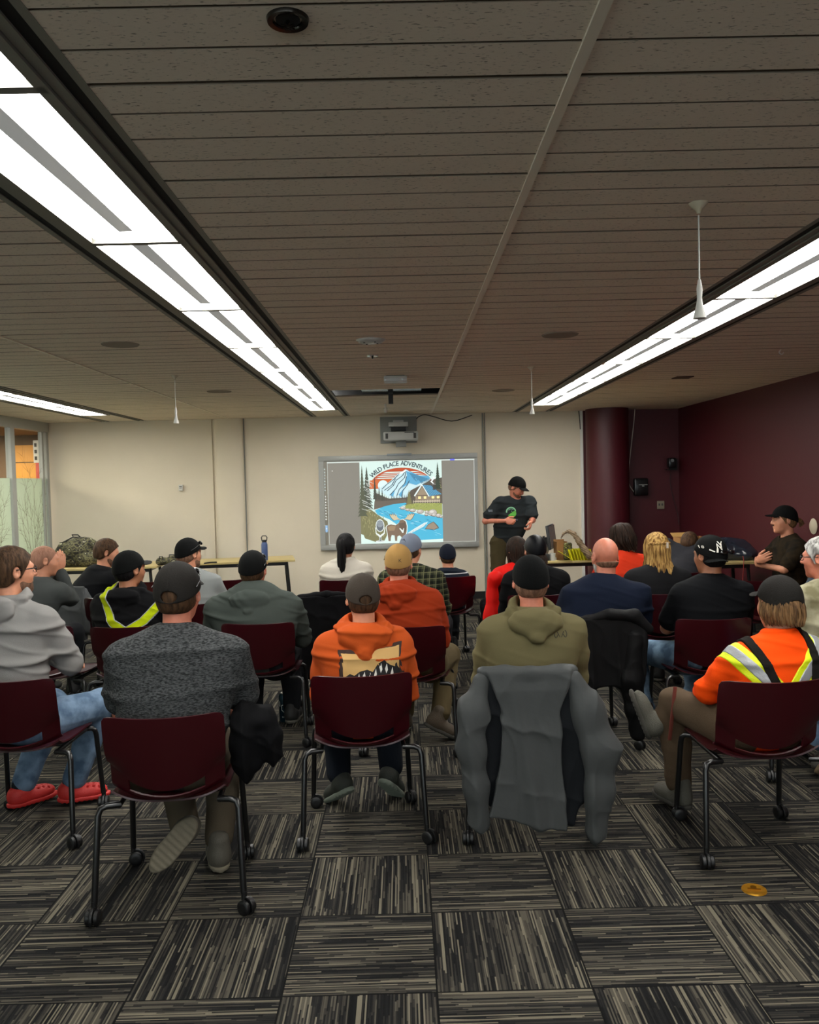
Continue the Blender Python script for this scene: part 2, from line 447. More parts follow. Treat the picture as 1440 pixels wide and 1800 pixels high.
# shallow pillar on the back wall with rounded front
m = MB(); pr = []
for i in range(13):
    a = PI*i/12; pr.append((-2.36-.2*math.cos(a), YB-.02-.07*math.sin(a)**.7))
V = [(x, y, z) for z in (0, ZC) for x, y in pr]
m.add(V, [(i, i+1, 13+i+1, 13+i) for i in range(12)], smooth=True); tag(m.build('wall_pillar', WALLW), kind='structure')
for k, (x, w, mt) in enumerate(((-2.60, .02, WALLW), (-2.565, .012, WALLW), (-2.155, .012, GREYP), (1.12, .018, GREYP), (1.15, .012, GREYP), (2.478, .035, mat('pale_corner_trim', 'd9d8d2', .5)))):
    m = MB(); m.box((x, YB-.012, 1.28 if k != 3 else 1.28), (w, .03, 2.55)); tag(m.build('trim_%d' % (k+1), mt), kind='structure')
m = MB(); m.box(((XL+2.5)/2, YB-.01, .05), (2.5-XL, .025, .10)); tag(m.build('baseboard_back', BLACK), kind='structure')
m = MB(); m.box((XR-.01, 4.6, .05), (.025, 14, .10)); tag(m.build('baseboard_right', BLACK), kind='structure')

# ceiling: grooved boards in lanes between the light runs
lanes = [(XL, -4.09), (-3.47, -2.352), (-2.336, -1.235), (-.69, .400), (.424, 1.535), (2.055, XR)]
mb = MB(); J0 = 1.946; w = .1525
for li, (x0, x1) in enumerate(lanes):
    j = -50
    while J0+j*w < YB:
        ya = J0+j*w; yb = ya+w; g_ = .009 if j % 4 == 0 else .0048
        j += 1
        if ya < YN-.2: continue
        if li == 3 and 42 <= j-1 <= 45: continue        # the missing board
        a, b2 = ya+g_, min(yb-.0048 if j % 4 else yb-.009, YB)
        mb.add([(x0, a, ZC), (x1, a, ZC), (x1, b2, ZC), (x0, b2, ZC), (x0, a-.003, ZC+.014), (x1, a-.003, ZC+.014), (x1, b2+.003, ZC+.014), (x0, b2+.003, ZC+.014)],
               [(0, 3, 2, 1)])
        mb.add([(x0, a, ZC), (x1, a, ZC), (x1, b2, ZC), (x0, b2, ZC), (x0, a-.001, ZC+.014), (x1, a-.001, ZC+.014), (x1, b2+.001, ZC+.014), (x0, b2+.001, ZC+.014)], [(0, 1, 5, 4), (2, 3, 7, 6), (0, 4, 7, 3), (1, 2, 6, 5)], 1)
        mb.add([(x0, b2+.003, ZC+.014), (x1, b2+.003, ZC+.014), (x1, b2+.02, ZC+.0142), (x0, b2+.02, ZC+.0142)], [(0, 1, 2, 3)], 1)
tag(mb.build('ceiling', [CEILM, mat('ceiling_groove', '7d7061', .9)]), kind='structure')
m = MB(); m.box(((-8.4+XR+.2)/2, 4.7, ZC+.12), (XR+.2+8.4, 19.2, .1)); tag(m.build('ceiling_void', DARK), kind='structure')
k = 7
for x in (.412, -2.344):
    m = MB(); m.box((x, 3.6, ZC-.001), (.026 if x > 0 else .016, 16, .012)); tag(m.build('trim_%d' % k, mat('ceiling_bar', 'e6dccb', .5)), kind='structure'); k += 1
edge = mat('strip_edge_metal', '7c7a72', .6)
for xc in (-.9625, 1.795, -3.78):
    for s in (-1, 1):
        m = MB()
        m.box((xc+s*.262, 3.6, ZC+.009), (.022, 15.9, .02)); m.box((xc+s*.205, 3.6, ZC+.004), (.028, 15.9, .016))
        tag(m.build('trim_%d' % k, edge), kind='structure'); k += 1
        m = MB(); m.box((xc+s*.235, 3.6, ZC+.006), (.032, 15.9, .008)); tag(m.build('trim_%d' % k, DARK), kind='structure'); k += 1  # dark strip closes the slit, its shade put into the colour
    m = MB(); m.box((xc, 11.05, ZC+.006), (.36, 1.05, .012)); tag(m.build('trim_%d' % k, CEILM), kind='structure'); k += 1

# light fixtures
BARM = mat('lens_centre_bar', 'b9bab8', .6, emit=.10)
def fixture():
    r = empty('ceiling_light', (0, 0, 0))
    f = MB()
    f.box((0, .008, 0), (.36, .016, .02)); f.box((0, 1.212, 0), (.36, .016, .02))
    f.box((-.172, .61, 0), (.03, 1.22, .02)); f.box((.172, .61, 0), (.03, 1.22, .02)); f.build('frame', edge, r)
    l = MB()
    for s in (-1, 1):
        l.box((s*.086, .612, .006), (.118, 1.165, .012), bev=.004)
    l.box((0, 1.155, .006), (.10, .075, .012), bev=.003)
    l.build('lens', LENSM, r)
    b = MB()
    V = [(-.03, .02, -.004), (.03, .02, -.004), (.026, 1.10, .0), (-.026, 1.10, .0), (-.03, .02, .012), (.03, .02, .012), (.026, 1.12, .012), (-.026, 1.12, .012)]
    b.add(V, [(0, 3, 2, 1), (0, 1, 5, 4), (1, 2, 6, 5), (2, 3, 7, 6), (3, 0, 4, 7)]); b.build('centre_bar', BARM, r)
    return r
proto = fixture(); first = True
for run, (xc, y0, n0, n1) in enumerate(((-.9625, 1.945, -4, 7), (1.795, 1.945, -4, 7), (-3.78, 1.945, -4, 7))):
    for i in range(n0, n1):
        if i < -2 or (run == 2 and i < 2): continue
        o = proto if first else copy_tree(proto); first = False
        o.location = (xc, y0+1.22*i, ZC)
        wd = ('left run over the seated rows', 'right run beside the maroon wall side', 'far left run near the glass wall')[run]
        nm = ['', '', 'overhead behind the viewer', 'nearest the viewer', 'first from the viewer', 'second from the viewer', 'third from the viewer', 'fourth from the viewer', 'fifth from the viewer', 'sixth from the viewer', 'farthest, next to the cream wall'][i+4]
        tag(o, 'lit ceiling light, %s, %s' % (nm, ('left run', 'right run', 'far left run')[run]), 'ceiling light', 'ceiling lights, %s' % wd)

# glass wall on the left, bays numbered from the back wall
FR = mat('window_frame_grey', 'a8aaa6', .5, .2)
TW = mat('printed_twigs', '6b6250', .8)
ys = [11.56, 10.52, 9.3, 7.7, 6.1, 4.5, 2.9, 1.3, -.3, -1.9, -3.2, YN]
random.seed(4)
for i in range(len(ys)-1):
    y1, y0 = ys[i], ys[i+1]
    w_ = MB(); w_.box((XL, y1-.035, 1.26), (.07, .07, 2.5)); w_.box((XL, (y0+y1)/2, 2.49), (.09, y1-y0, .13)); w_.box((XL, (y0+y1)/2, .05), (.09, y1-y0, .1))
    if i == 0: w_.box((XL, y1-.16, 1.26), (.05, .05, 2.5)); w_.box((XL, y0+.03, 1.26), (.05, .06, 2.5))
    fr = w_.build('window_%d' % (i+1), FR); tag(fr, kind='structure')
    g1 = MB(); g1.box((XL, (y0+y1)/2, 2.115), (.008, y1-y0-.02, .63)); g1.build('window_pane', GLASS, fr)
    g2 = MB(); g2.box((XL, (y0+y1)/2, .95), (.008, y1-y0-.02, 1.70)); g2.build('frosted_pane', FROST, fr)
    if i < 3:
        t = MB()
        def twig(p, d, L, r, dep):
            q = p+d*L; n = 4; pts = [p.lerp(q, j/n)+Vector((0, random.uniform(-.008, .008), 0)) for j in range(n+1)]
            t.tube(pts, [r*(1-.5*j/n) for j in range(n+1)], 5)
            if dep:
                for j in range(1, n+1):
                    for s_ in (-1, 1):
                        if random.random() < .75:
                            a = s_*random.uniform(.3, .75); d2 = Vector((0, d.y*math.cos(a)-d.z*math.sin(a), d.y*math.sin(a)+d.z*math.cos(a)))
                            twig(pts[j], d2, L*random.uniform(.25, .5), r*.55, dep-1)
        cy = (y0+y1)/2+.02
        for a in (-.42, -.25, -.08, .06, .22, .4):
            twig(Vector((XL+.006, cy+a*.25, .6)), Vector((0, math.sin(a*.7), math.cos(a*.7))), random.uniform(.75, 1.15), .005, 2)
        V = []
        t.v = [(XL+.006+(x-XL-.006)*.15, y, z) for x, y, z in t.v]
        t.build('twig_print', TW, fr)
# added unseen rear windows to brighten the ceiling, then corridor behind the glass
for i, (xa, xb) in enumerate(((XL+.3, XL+2.85), (XL+3.15, XL+5.65), (XL+5.95, XR-.3))):
    xm = (xa+xb)/2; w_ = MB()
    for x in (xa+.02, xm, xb-.02): w_.box((x, YN-.04, 1.6), (.04, .05, 1.6))
    for z in (.82, 2.38): w_.box((xm, YN-.04, z), (xb-xa, .05, .04))
    fr = w_.build('window_%d' % (20+i), FR); tag(fr, kind='structure')
    p_ = MB(); p_.box((xm, YN-.05, 1.6), (xb-xa, .006, 1.56)); p_.build('window_pane', GLASS, fr)
    pd = bpy.data.lights.new('window_portal', 'AREA'); pd.shape = 'RECTANGLE'; pd.size = xb-xa; pd.size_y = 1.56; pd.cycles.is_portal = True
    po = bpy.data.objects.new('window_portal', pd); po.location = (xm, YN-.13, 1.6); po.rotation_euler = (PI/2, 0, 0); link(po)
CW = mat('corridor_wall', '6b5138', .8); CO = mat('orange_panel', 'd9931f', .5)
m = MB(); m.box((-6.6, 13.9, 1.3), (3.6, .1, 2.7)); m.box((-8.3, 7, 1.3), (.1, 14, 2.7)); m.box((-4.87, 12.8, 1.3), (.04, 2.2, 2.7)); tag(m.build('wall_corridor', CW), kind='structure')
m = MB(); m.box((-6.6, 6.5, 2.56), (3.5, 15, .04)); tag(m.build('ceiling_corridor', mat('corridor_ceiling', '8a6d50', .8)), kind='structure')
o = empty('wall_panel', (-6.05, 13.82, 0), 0, 'orange yellow wall panel seen through the clear upper glass', 'panel')
m = MB(); m.box((0, 0, 1.5), (.62, .06, 1.76)); m.build('panel_board', CO, o); m = MB(); m.box((0, -.035, 2.10), (.62, .01, .012)); m.build('joint_line', BLACK, o)
o = empty('notice_board', (-5.50, 12.9, 0), 0, 'white notice with small dark symbols above a red panel, beyond the glass', 'sign')
m = MB(); m.box((0, 0, 1.03), (.14, .05, 2.06)); m.build('red_panel', mat('red_panel', 'b8321c', .5), o)
m = MB(); m.box((0, 0, 2.23), (.19, .055, .34)); m.build('notice', WHITEP, o)
m = MB()
for i in range(3):
    z = 2.33-i*.1; m.box((-.06, -.03, z), (.035, .004, .055)); m.box((.02, -.03, z+.012), (.06, .004, .008)); m.box((.02, -.03, z-.012), (.06, .004, .008))
m.build('symbols', BLACK, o)
ld = bpy.data.lights.new('corridor_lamp', 'AREA'); ld.shape = 'RECTANGLE'; ld.size = 1.2; ld.size_y = 7; ld.energy = CORR; ld.color = (1, .9, .72)
lo = bpy.data.objects.new('corridor_lamp', ld); lo.location = (-6.7, 9.5, 2.5); link(lo); tag(lo, 'corridor lamp beyond the glass wall', 'lamp')
# ------------------------------------------------------------------ chairs
SHELL = mat('burgundy_plastic', '31020a', .3, spec=.5)
STEEL = mat('black_tube_steel', '0d0d0e', .3, spec=.6)
RUB = mat('castor_black', '0c0c0d', .45)
def chair_proto():
    r = empty('chair', (0, 0, 0))
    n = 24
    def sheet(rows, name, th=.007, skip=None):
        bm = bmesh.new(); g = []
        for row in rows:
            g.append([bm.verts.new(row(2*i/n-1)) for i in range(n+1)])
        for a in range(len(rows)-1):
            for i in range(n):
                if skip and skip(a, i): continue
                bm.faces.new((g[a][i], g[a][i+1], g[a+1][i+1], g[a+1][i]))
        bmesh.ops.recalc_face_normals(bm, faces=bm.faces)
        bmesh.ops.solidify(bm, geom=bm.faces[:], thickness=th)
        me = bpy.data.meshes.new(name); bm.to_mesh(me); bm.free(); me.materials.append(SHELL)
        me.polygons.foreach_set('use_smooth', [True]*len(me.polygons))
        try: me.set_sharp_from_angle(angle=math.radians(50))
        except Exception: pass
        o = bpy.data.objects.new(name, me); link(o, r); return o
    # seat rows front to rear: (y, z, half width, side lift)
    sr = [(.245, .418, .185, .0), (.238, .434, .20, .0), (.21, .446, .215, .006), (.12, .447, .222, .014), (0, .441, .224, .02), (-.1, .437, .222, .026), (-.165, .436, .218, .035), (-.2, .440, .214, .05)]
    def srow(y, z, w, l): return lambda t: Vector((w*t, y+.012*(1-t*t) if y > .2 else y, z+l*abs(t)**3))
    sheet([srow(*q) for q in sr], 'seat')
    # back rows: lower strip, sides of the slot, upper panel.  z(t), y(t)
    def brow(z0, z2, y0, w, crn=0):
        def f(t):
            z = z0+z2*t*t; y = y0+.055*t*t
            ww = w-crn*max(0, abs(t)-.8)
            return Vector((ww*t, y, z-crn*1.2*max(0, abs(t)-.86)**1.2))
        return f
    br = [brow(.440, .05, -.2, .214), brow(.444, .052, -.218, .214), brow(.456, .054, -.232, .2145), brow(.463, .058, -.236, .215),
          brow(.490, .095, -.245, .216), brow(.512, .085, -.252, .218), brow(.57, .035, -.266, .222), brow(.64, .0, -.284, .226), brow(.72, -.0, -.302, .228), brow(.77, .004, -.314, .228, .01), brow(.785, .006, -.317, .226, .05)]
    lo_, hi_ = int(n*.17), n-int(n*.17)
    sheet(br, 'backrest', skip=lambda a, i: a == 3 and lo_ <= i < hi_)
    # under frame
    f = MB()
    for s in (-1, 1):
        f.tube([(s*.19, -.185, .423), (s*.19, .19, .423)], .011)
    f.tube([(-.19, -.05, .42), (.19, -.05, .42)], .01); f.tube([(-.19, .14, .42), (.19, .14, .42)], .01)
    f.build('frame', STEEL, r)
    def castor(p, ang, leg):
        c = MB(); R = Rz(ang)
        for s in (-1, 1):
            Rw = R @ Ry(PI/2)
            q = Vector(p)+R @ Vector((s*.016, -.012, .029))
            c.lathe([(.010, -.0105), (.024, -.0105), (.029, -.006), (.029, .006), (.024, .0105), (.010, .0105)], q, 18, R=Rw)
        c.tube([Vector(p)+R @ Vector((-.005, -.012, .029)), Vector(p)+R @ Vector((.005, -.012, .029))], .012, 8)
        # hood over the wheels
        for k in range(6):
            a0 = -.3+k*.45
            q0 = Vector(p)+R @ Vector((0, -.012-.033*math.cos(a0)*1, .029+.033*math.sin(a0)))
            c.box(q0, (.012, .02, .008), R @ Rx(-a0-PI/2), bev=.002)
        c.tube([Vector(p)+Vector((0, 0, .05)), Vector(p)+Vector((0, 0, .085))], .011, 10)
        c.build('castor', RUB, leg)
    for s in (-1, 1):
        m_ = MB(); m_.tube([(s*.185, -.175, .423), (s*.235, -.19, .425), (s*.256, -.197, .418), (s*.265, -.205, .395), (s*.279, -.245, .075)], .0125, 12)
        l = m_.build('leg', STEEL, r); castor((s*.28, -.247, 0), .5*s+.4, l)
        m_ = MB(); m_.tube([(s*.185, .185, .423), (s*.215, .2, .423), (s*.228, .206, .41), (s*.232, .212, .385), (s*.245, .245, .075)], .0125, 12)
        l = m_.build('leg', STEEL, r); castor((s*.246, .247, 0), -.7*s+.9, l)
    return r
CH0 = chair_proto(); _first = [True]
def chair(x, y, yaw, label):
    o = CH0 if _first[0] else copy_tree(CH0); _first[0] = False
    o.location = (x, y, 0); o.rotation_euler = (0, 0, math.radians(yaw))
    tag(o, label, 'chair', 'burgundy stacking chairs on castors'); return o
CHAIRS = [
 ('c1', -1.83, 4.07, 0, 'burgundy plastic chair on castors under the person in the light grey hoodie'),
 ('c2', -.947, 3.41, 5, 'burgundy plastic chair under the person in the heather charcoal t-shirt, nearest the viewer'),
 ('c3', -.224, 4.0, 4.5, 'burgundy plastic chair under the person in the orange hoodie with the mountain print'),
 ('c4', .54, 4.0, 0, 'burgundy plastic chair mostly hidden by the long grey jacket hung on it'),
 ('c5', 1.515, 3.705, 0, 'burgundy plastic chair under the person in the high visibility orange shirt'),
 ('c6', 2.24, 4.62, -8, 'burgundy chair under the grey haired person in khaki'),
 ('c0', -2.30, 5.55, -4, 'empty burgundy chair with its lit seat showing beside the light grey hoodie'),
 ('c7', -1.74, 5.47, 2, 'burgundy plastic chair under the person wearing yellow reflective straps'),
 ('c8', -.92, 5.47, 0, 'burgundy plastic chair under the person in the dark green grey hoodie'),
 ('c9', .04, 5.23, -7, 'burgundy plastic chair under the person in the rust hoodie and tan cap'),
 ('c10', 1.10, 5.25, 0, 'burgundy plastic chair under the bald person, black jacket over its back'),
 ('c11', 1.83, 5.22, 0, 'burgundy chair under the person in the backwards cap with white letters'),
 ('c12', -2.92, 6.35, -15, 'burgundy plastic chair under the person holding hands to the face at far left'),
 ('c13', -2.82, 7.32, -10, 'burgundy chair draped with a grey jacket beside the camouflage pack'),
 ('c13b', -2.28, 6.85, -4, 'empty burgundy chair behind the person with yellow reflective straps'),
 ('c14', -1.56, 6.42, 0, 'burgundy plastic chair under the person in the pale grey t-shirt'),
 ('c16a', -.52, 6.45, 0, 'burgundy plastic chair covered by a wide black coat'),
 ('c16', .09, 6.38, -8, 'burgundy plastic chair under the person in the green plaid shirt'),
 ('c19', .98, 6.42, 0, 'burgundy chair under the long haired person in a black jacket'),
 ('c18', .94, 7.22, 6, 'burgundy plastic chair with a red coat hanging down its left side'),
 ('c21', 1.88, 6.32, 0, 'burgundy plastic chair under the person with long wavy blonde hair'),
 ('c20', 1.86, 7.32, 0, 'burgundy plastic chair under the person in the red orange top'),
 ('c25', 2.42, 7.60, 0, 'burgundy plastic chair under the person in charcoal leaning forward'),
 ('cr', 2.88, 6.92, 0, 'empty burgundy chair by the maroon wall, behind the black t-shirt shoulder'),
 ('e1', -1.66, 7.92, 0, 'empty burgundy chair in the front row right of the pale grey t-shirt'),
 ('e2', -2.33, 7.95, 0, 'empty burgundy chair in the front row left of the pale grey t-shirt'),
 ('c15', -.53, 7.70, 0, 'burgundy plastic chair under the person with the black ponytail'),
 ('c17', .37, 7.72, 10, 'burgundy plastic chair under the child in the navy cap'),
 ('c24', 3.05, 5.95, 0, 'burgundy plastic chair under the person in slate blue at the right edge'),
]
for k_, x_, y_, a_, lab in CHAIRS: chair(x_, y_, a_, lab)
c23 = chair(3.42, 7.52, 90, 'burgundy chair turned sideways against the maroon wall')
# ------------------------------------------------------------------ people
def nrm(v):
    v = np.array(v, float); return v/(np.linalg.norm(v)+1e-9)
def rot3(yaw, pitch, roll):
    """columns = local axes; yaw + turns left, pitch + looks down, roll + tilts to the right"""
    M = Matrix.Rotation(math.radians(yaw), 3, 'Z') @ Matrix.Rotation(-math.radians(pitch), 3, 'X') @ Matrix.Rotation(math.radians(roll), 3, 'Y')
    return np.array(M)
def head_fn(face=True, beard=0):
    cran = ell((0, -.012, .028), (.075, .097, .089)); fc = ell((0, .03, -.028), (.060, .064, .083))
    jaw = ell((0, .034, -.076), (.047, .05, .036))
    L = [cran, fc, jaw] + [ell((s*.034, .056, -.024), (.026, .026, .026)) for s in (-1, 1)]
    h = un(L, .03)
    if face:
        h = un([h, cone((-.032, .084, .024), (.032, .084, .024), .011, .011)], .018)
        h = cut(h, un([ell((s*.031, .101, .007), (.016, .014, .011)) for s in (-1, 1)], .004), .010)
        h = un([h]+[ell((s*.031, .0805, .006), (.0125, .0115, .0105)) for s in (-1, 1)], .004)
        h = un([h, cone((0, .090, .012), (0, .108, -.022), .009, .0135)], .012)
        h = un([h]+[ell((s*.012, .097, -.027), (.008, .010, .007)) for s in (-1, 1)], .006)
        h = un([h, cone((-.018, .086, -.052), (.018, .086, -.052), .0065, .0065)], .008)
        h = un([h, cone((-.015, .083, -.064), (.015, .083, -.064), .0075, .0075)], .008)
        h = un([h, ell((0, .073, -.098), (.022, .018, .016))], .018)
    else:
        h = un([h, cone((0, .090, .012), (0, .108, -.022), .009, .0135)], .012)
    ears = []
    for s in (-1, 1):
        R = rot3(-s*22, 0, -s*6)
        e = ell((s*.080, -.008, -.004), (.009, .019, .031), R)
        e = cut(e, ell((s*.0885, -.006, .0), (.008, .011, .019), R), .004); ears.append(e)
    return un([h]+ears, .006)
def hand_fns(w, d, n, s, curl=.5, sc=.93, spread=1.0, thumb=.5):
    """w wrist, d direction to the fingers, n palm normal, s side of the thumb"""
    w, d = np.array(w, float), nrm(d); n0 = nrm(n); s = np.array(s, float); s = nrm(s-d*(s @ d)); n = nrm(np.cross(s, d)); n = n if n @ n0 >= 0 else -n
    L = [chain([w-d*.01, w+d*.03, w+d*.075], [.026*sc, .030*sc, .032*sc], .01), ]
    R = np.stack([s, d, n], 1)
    palm = ell(w+d*.055*sc, (.040*sc, .050*sc, .0165*sc), R); out = [palm]
    for k, (o, ln, r) in enumerate(((.029, .068, .0088), (.010, .077, .0090), (-.010, .071, .0086), (-.028, .055, .0078))):
        p = w+d*(.090-.004*abs(k-1))*sc+s*o*sc; pts = [p-d*.02]; a = 0; dd = nrm(d+s*o*1.2*spread)
        pts.append(p)
        for j, f in enumerate((.44, .31, .25)):
            a += curl*(.8+.12*k)*(1.0 if j == 0 else 1.25)
            pts.append(pts[-1]+(dd*math.cos(a)+n*math.sin(a))*ln*f*sc)
        out.append(chain(pts, [r*sc*1.05, r*sc*1.05, r*sc, r*sc*.93, r*sc*.82], .002))
    p = w+d*.022*sc+s*.026*sc+n*.006; t1 = nrm(s*.75+d*.75+n*thumb*.5); t2 = nrm(s*.25+d+n*thumb)
    out.append(chain([p, p+t1*.036*sc, p+t1*.036*sc+t2*.030*sc, p+t1*.036*sc+t2*.052*sc], [.015*sc, .012*sc, .0105*sc, .0085*sc], .004))
    return un(out, .006)
SKIN = dict(fair=mat('skin_fair', 'c08264', .55, bump=.15, bscale=500, var=.06, vscale=30),
            pink=mat('skin_ruddy', 'b87058', .55, bump=.15, bscale=500, var=.08, vscale=30),
            tan=mat('skin_tan', '9c6547', .55, bump=.15, bscale=500, var=.06, vscale=30))
def hairmat(name, c, c2=None): return mat(name, c, .65, bump=.9, bscale=60, stretch=(3, 3, .5), col2=c2, vscale=26, spec=.15, detail=5)
HB = hairmat('hair_brown', '2e2015', '4c3624'); HD = hairmat('hair_dark', '160e09', '2c1c12'); HBK = hairmat('hair_black', '060506', '121011')
HSV = hairmat('hair_shaved', '8a6350', '9c7260'); HBL = hairmat('hair_blonde', '64451f', 'b08c52'); HG = hairmat('hair_grey', '6d6b68', 'b9b7b2'); HSH = hairmat('hair_cropped', '5b4234', '7a5b49')
HLB = hairmat('hair_light_brown', '4a3522', '7a5c3c')
def cloth(name, c, bump=.35, bscale=420, **k): return mat(name, c, k.pop('rough', .9), bump=bump, bscale=bscale, spec=.12, sheen=k.pop('sheen', 0), **k)
LENSG = mat('dark_sunglass_lens', '0a0707', .12)
EYE = mat('eye_white', 'c8c0b8', .3); IRIS = mat('iris', '1d1410', .3)

def person(name, label, loc, yaw, head, hyaw=0, pitch=0, roll=0, hs=.93, sw=.19, b=1.0, arms='lap', over=None,
           skin='fair', top=None, topmat=None, legmat=None, shoemat=None, hair='short', hairm=None, cap=None, vox=.006, fold=.004,
           legs=None, extra=None, face=True, hip=None, sleeve='long', hzs=None, solemat=None, hood=False, collar=False, necklow=0, standing=False):
    ya = math.radians(yaw); root = empty('person', (loc[0], loc[1], 0), ya, label, 'person')
    Ri = np.array(Matrix.Rotation(-ya, 3, 'Z'))
    def L(p): return Ri @ (np.array(p, float)-np.array((loc[0], loc[1], 0)))
    H = L((head[0], head[1], head[2]-.118*hs)); hip = np.array(hip or (0, .02, .50), float)
    HR = rot3(hyaw, pitch, roll)*1.0
    ztop = head[2]; N = np.array((H[0]*.92, H[1]-.035*hs/.93, ztop-.282*hs/.93-necklow))
    zs = hzs if hzs else ztop-.335*hs/.93
    tx, ty = N[0], N[1]-.012
    ov = over or {}
    S = {s: np.array(ov.get('S%d' % s, (tx+s*sw, ty+.0, zs)), float) for s in (-1, 1)}
    Epos, Wpos = {}, {}
    for s in (-1, 1):
        if arms == 'lap': e = (tx+s*(sw+.035), ty+.10, zs-.245); w = (tx*.6+s*.09, ty+.33, .60)
        elif arms == 'cross': e = (tx+s*(sw+.045), ty+.13, zs-.225); w = (tx-s*.06, ty+.27, zs-.21+.02*s)
        elif arms == 'knees': e = (s*.23, hip[1]+.30, hip[2]+.14); w = (s*.07, hip[1]+.50, hip[2]+.14)
        else: e = (tx+s*(sw+.03), ty+.02, zs-.27); w = (tx+s*(sw+.05), ty+.1, zs-.50)
        Epos[s] = np.array(ov.get('E%d' % s, e), float); Wpos[s] = np.array(ov.get('W%d' % s, w), float)
    # ---- torso core
    M = hip*.55+N*.45+np.array((0, -.035 if not standing else 0, 0)); C = hip*.2+N*.8+np.array((0, -.02 if not standing else 0, -.02))
    q = 1/.70
    def torso(g):
        Ls = [cone(hip+(0, 0, .03), M, .140*b**.55+g, .150*b+g, (1, q, 1)), cone(M, C, .150*b+g, .158*b+g, (1, q, 1)),
              cone((S[-1]*.8+N*.2)*(1, 1, 1)+(0, 0, -.02), (S[1]*.8+N*.2)+(0, 0, -.02), .062+g, .062+g)]
        for s in (-1, 1):
            Ls.append(cone(N+(0, -.01, -.005), S[s]*.85+N*.15+(0, 0, .0), .052+g, .048+g))
            Ls.append(ell(S[s]*.55+C*.45+(0, -.035, -.05), (.085*b+g, .06+g, .10+g)))
        return un(Ls, .06)
    ar = .047*(.6+.4*b)
    def arm(s, g, cutw=0):
        W_ = Wpos[s]+(Epos[s]-Wpos[s])*cutw
        return un([chain([S[s], S[s]*.5+Epos[s]*.5, Epos[s]], [ar+.010+g, ar+.004+g, ar-.006+g], .03), cone(Epos[s], W_, ar-.007+g, .031+g*.9)], .03)
    lg = legs or {}
    base = {}
    for s in (-1, 1):
        kn = np.array(lg.get('K%d' % s, (s*.13, hip[1]+.42, hip[2]+.0)), float); an = np.array(lg.get('A%d' % s, (s*.13, hip[1]+.40, .09)), float)
        fd = nrm(lg.get('F%d' % s, (s*.15, 1, 0))); base[s] = (kn, an, fd)
    def leg(s, g, hem=0):
        kn, an, fd = base[s]; hp = hip+np.array((s*.088, .0, 0.0)); a2 = an+(kn-an)*hem
        return un([cone(hp, kn, .083*b**.5+g, .056+g), cone(kn, kn*.45+a2*.55, .054+g, .050+g), cone(kn*.45+a2*.55, a2, .050+g, .036+g*1.5)], .025)
    # ---- body
    hd = head_fn(face); hdw = Fn(lambda P: hd((P-H.astype(np.float32)) @ HR.astype(np.float32)/hs)*hs, H-.15, H+.15)
    neck = cone(N+(0, .0, -.04), H+HR @ np.array((0, -.022, -.045))*hs, .056*(.75+.25*b), .052*(.75+.25*b))
    parts = [both(torso(-.012), plane((0, 0, -1), -(hip[2]-.035)), .02), un([hdw, neck], .02)]
    for s in (-1, 1):
        parts.append(arm(s, -.010))
        parts.append(leg(s, -.012))
    body = un(parts, .02)
    hands = []
    for s in (-1, 1):
        hd_ = ov.get('H%d' % s)
        if hd_ is None: hd_ = dict(d=Wpos[s]-Epos[s]+np.array((0, 0, -.05)), n=(-s*.2, 0, -1), s=(-s, .1, 0), curl=.35)
        hands.append(hand_fns(Wpos[s], hd_['d'], hd_['n'], hd_['s'], hd_.get('curl', .4), sc=hs))
        kn, an, fd = base[s]
        U = lg.get('U%d' % s, (0, 0, 1)); uv = nrm(np.cross(nrm(np.cross(fd, U)), fd)); hands.append(chain([an, an+fd*.02-uv*.035, an+fd*.10-uv*.052], [.024, .028, .020], .02))
    body = un([body]+hands, .008)
    skin_obj('body', body, vox, SKIN[skin], root)
    # ---- garments
    hem = ov.get('hem', hip[2]-.055)
    g = .010
    tf = torso(g)
    if sleeve == 'long': sl = [arm(s, g+.004, .10) for s in (-1, 1)]
    else:
        sl = [cone(S[s], S[s]*.28+Epos[s]*.72, ar+.012+g, ar+.008+g+.006) for s in (-1, 1)]
    shirt = un([tf]+sl, .03)
    neckhole = cone(N+(0, .006, -.012), N+(0, .016, .2), .060, .075)
    if hood:
        hb_ = .095*b; colr = torus(N+(0, -.014, .050), .088, .084, .030, rot3(0, -26, 0))
        pou = un([ell(N+(0, -hb_-.012, .010), (.128, .048, .070), rot3(0, 18, 0)), cone(N+(-.105, -.045, .045), N+(-.012, -hb_-.050, -.055), .030, .026), cone(N+(.105, -.045, .045), N+(.012, -hb_-.050, -.055), .030, .026)], .016)
        pou = disp(pou, lambda P: .0016*np.cos((P[:, 2]-N[2]-P[:, 0]**2*6)*90+1.5*sinnoise(P, 12, 3))-.003*np.exp(-(P[:, 0]/.004)**2)*0)
        cen = cone(N+(0, -.13, -.0), N+(0, -.135, -.12), .008, .004)
        hf = un([colr, pou], .010)
        noh = disp(shirt, folds(sum(map(ord, name)) % 97, fold*1.45, 46, 1.0, fine=.0015)); shirt = un([shirt, hf], .003)
    shirt = disp(shirt, folds(hash(name) % 97 if False else sum(map(ord, name)) % 97, fold*1.45, 46, 1.0, fine=.0015))
    shirt = cut(shirt, neckhole, .008)
    if collar:
        shirt = un([shirt, cut(torus(N+(0, -.004, .012), .062, .058, .013, rot3(0, -14, 0)), neckhole, .004)], .008)
    shirt = both(shirt, plane((0, 0, -1), -hem), .006)
    sf = shirt; sf0 = noh if hood else shirt
    nm = top or 'shirt'
    skin_obj(nm, shirt, vox, topmat, root)
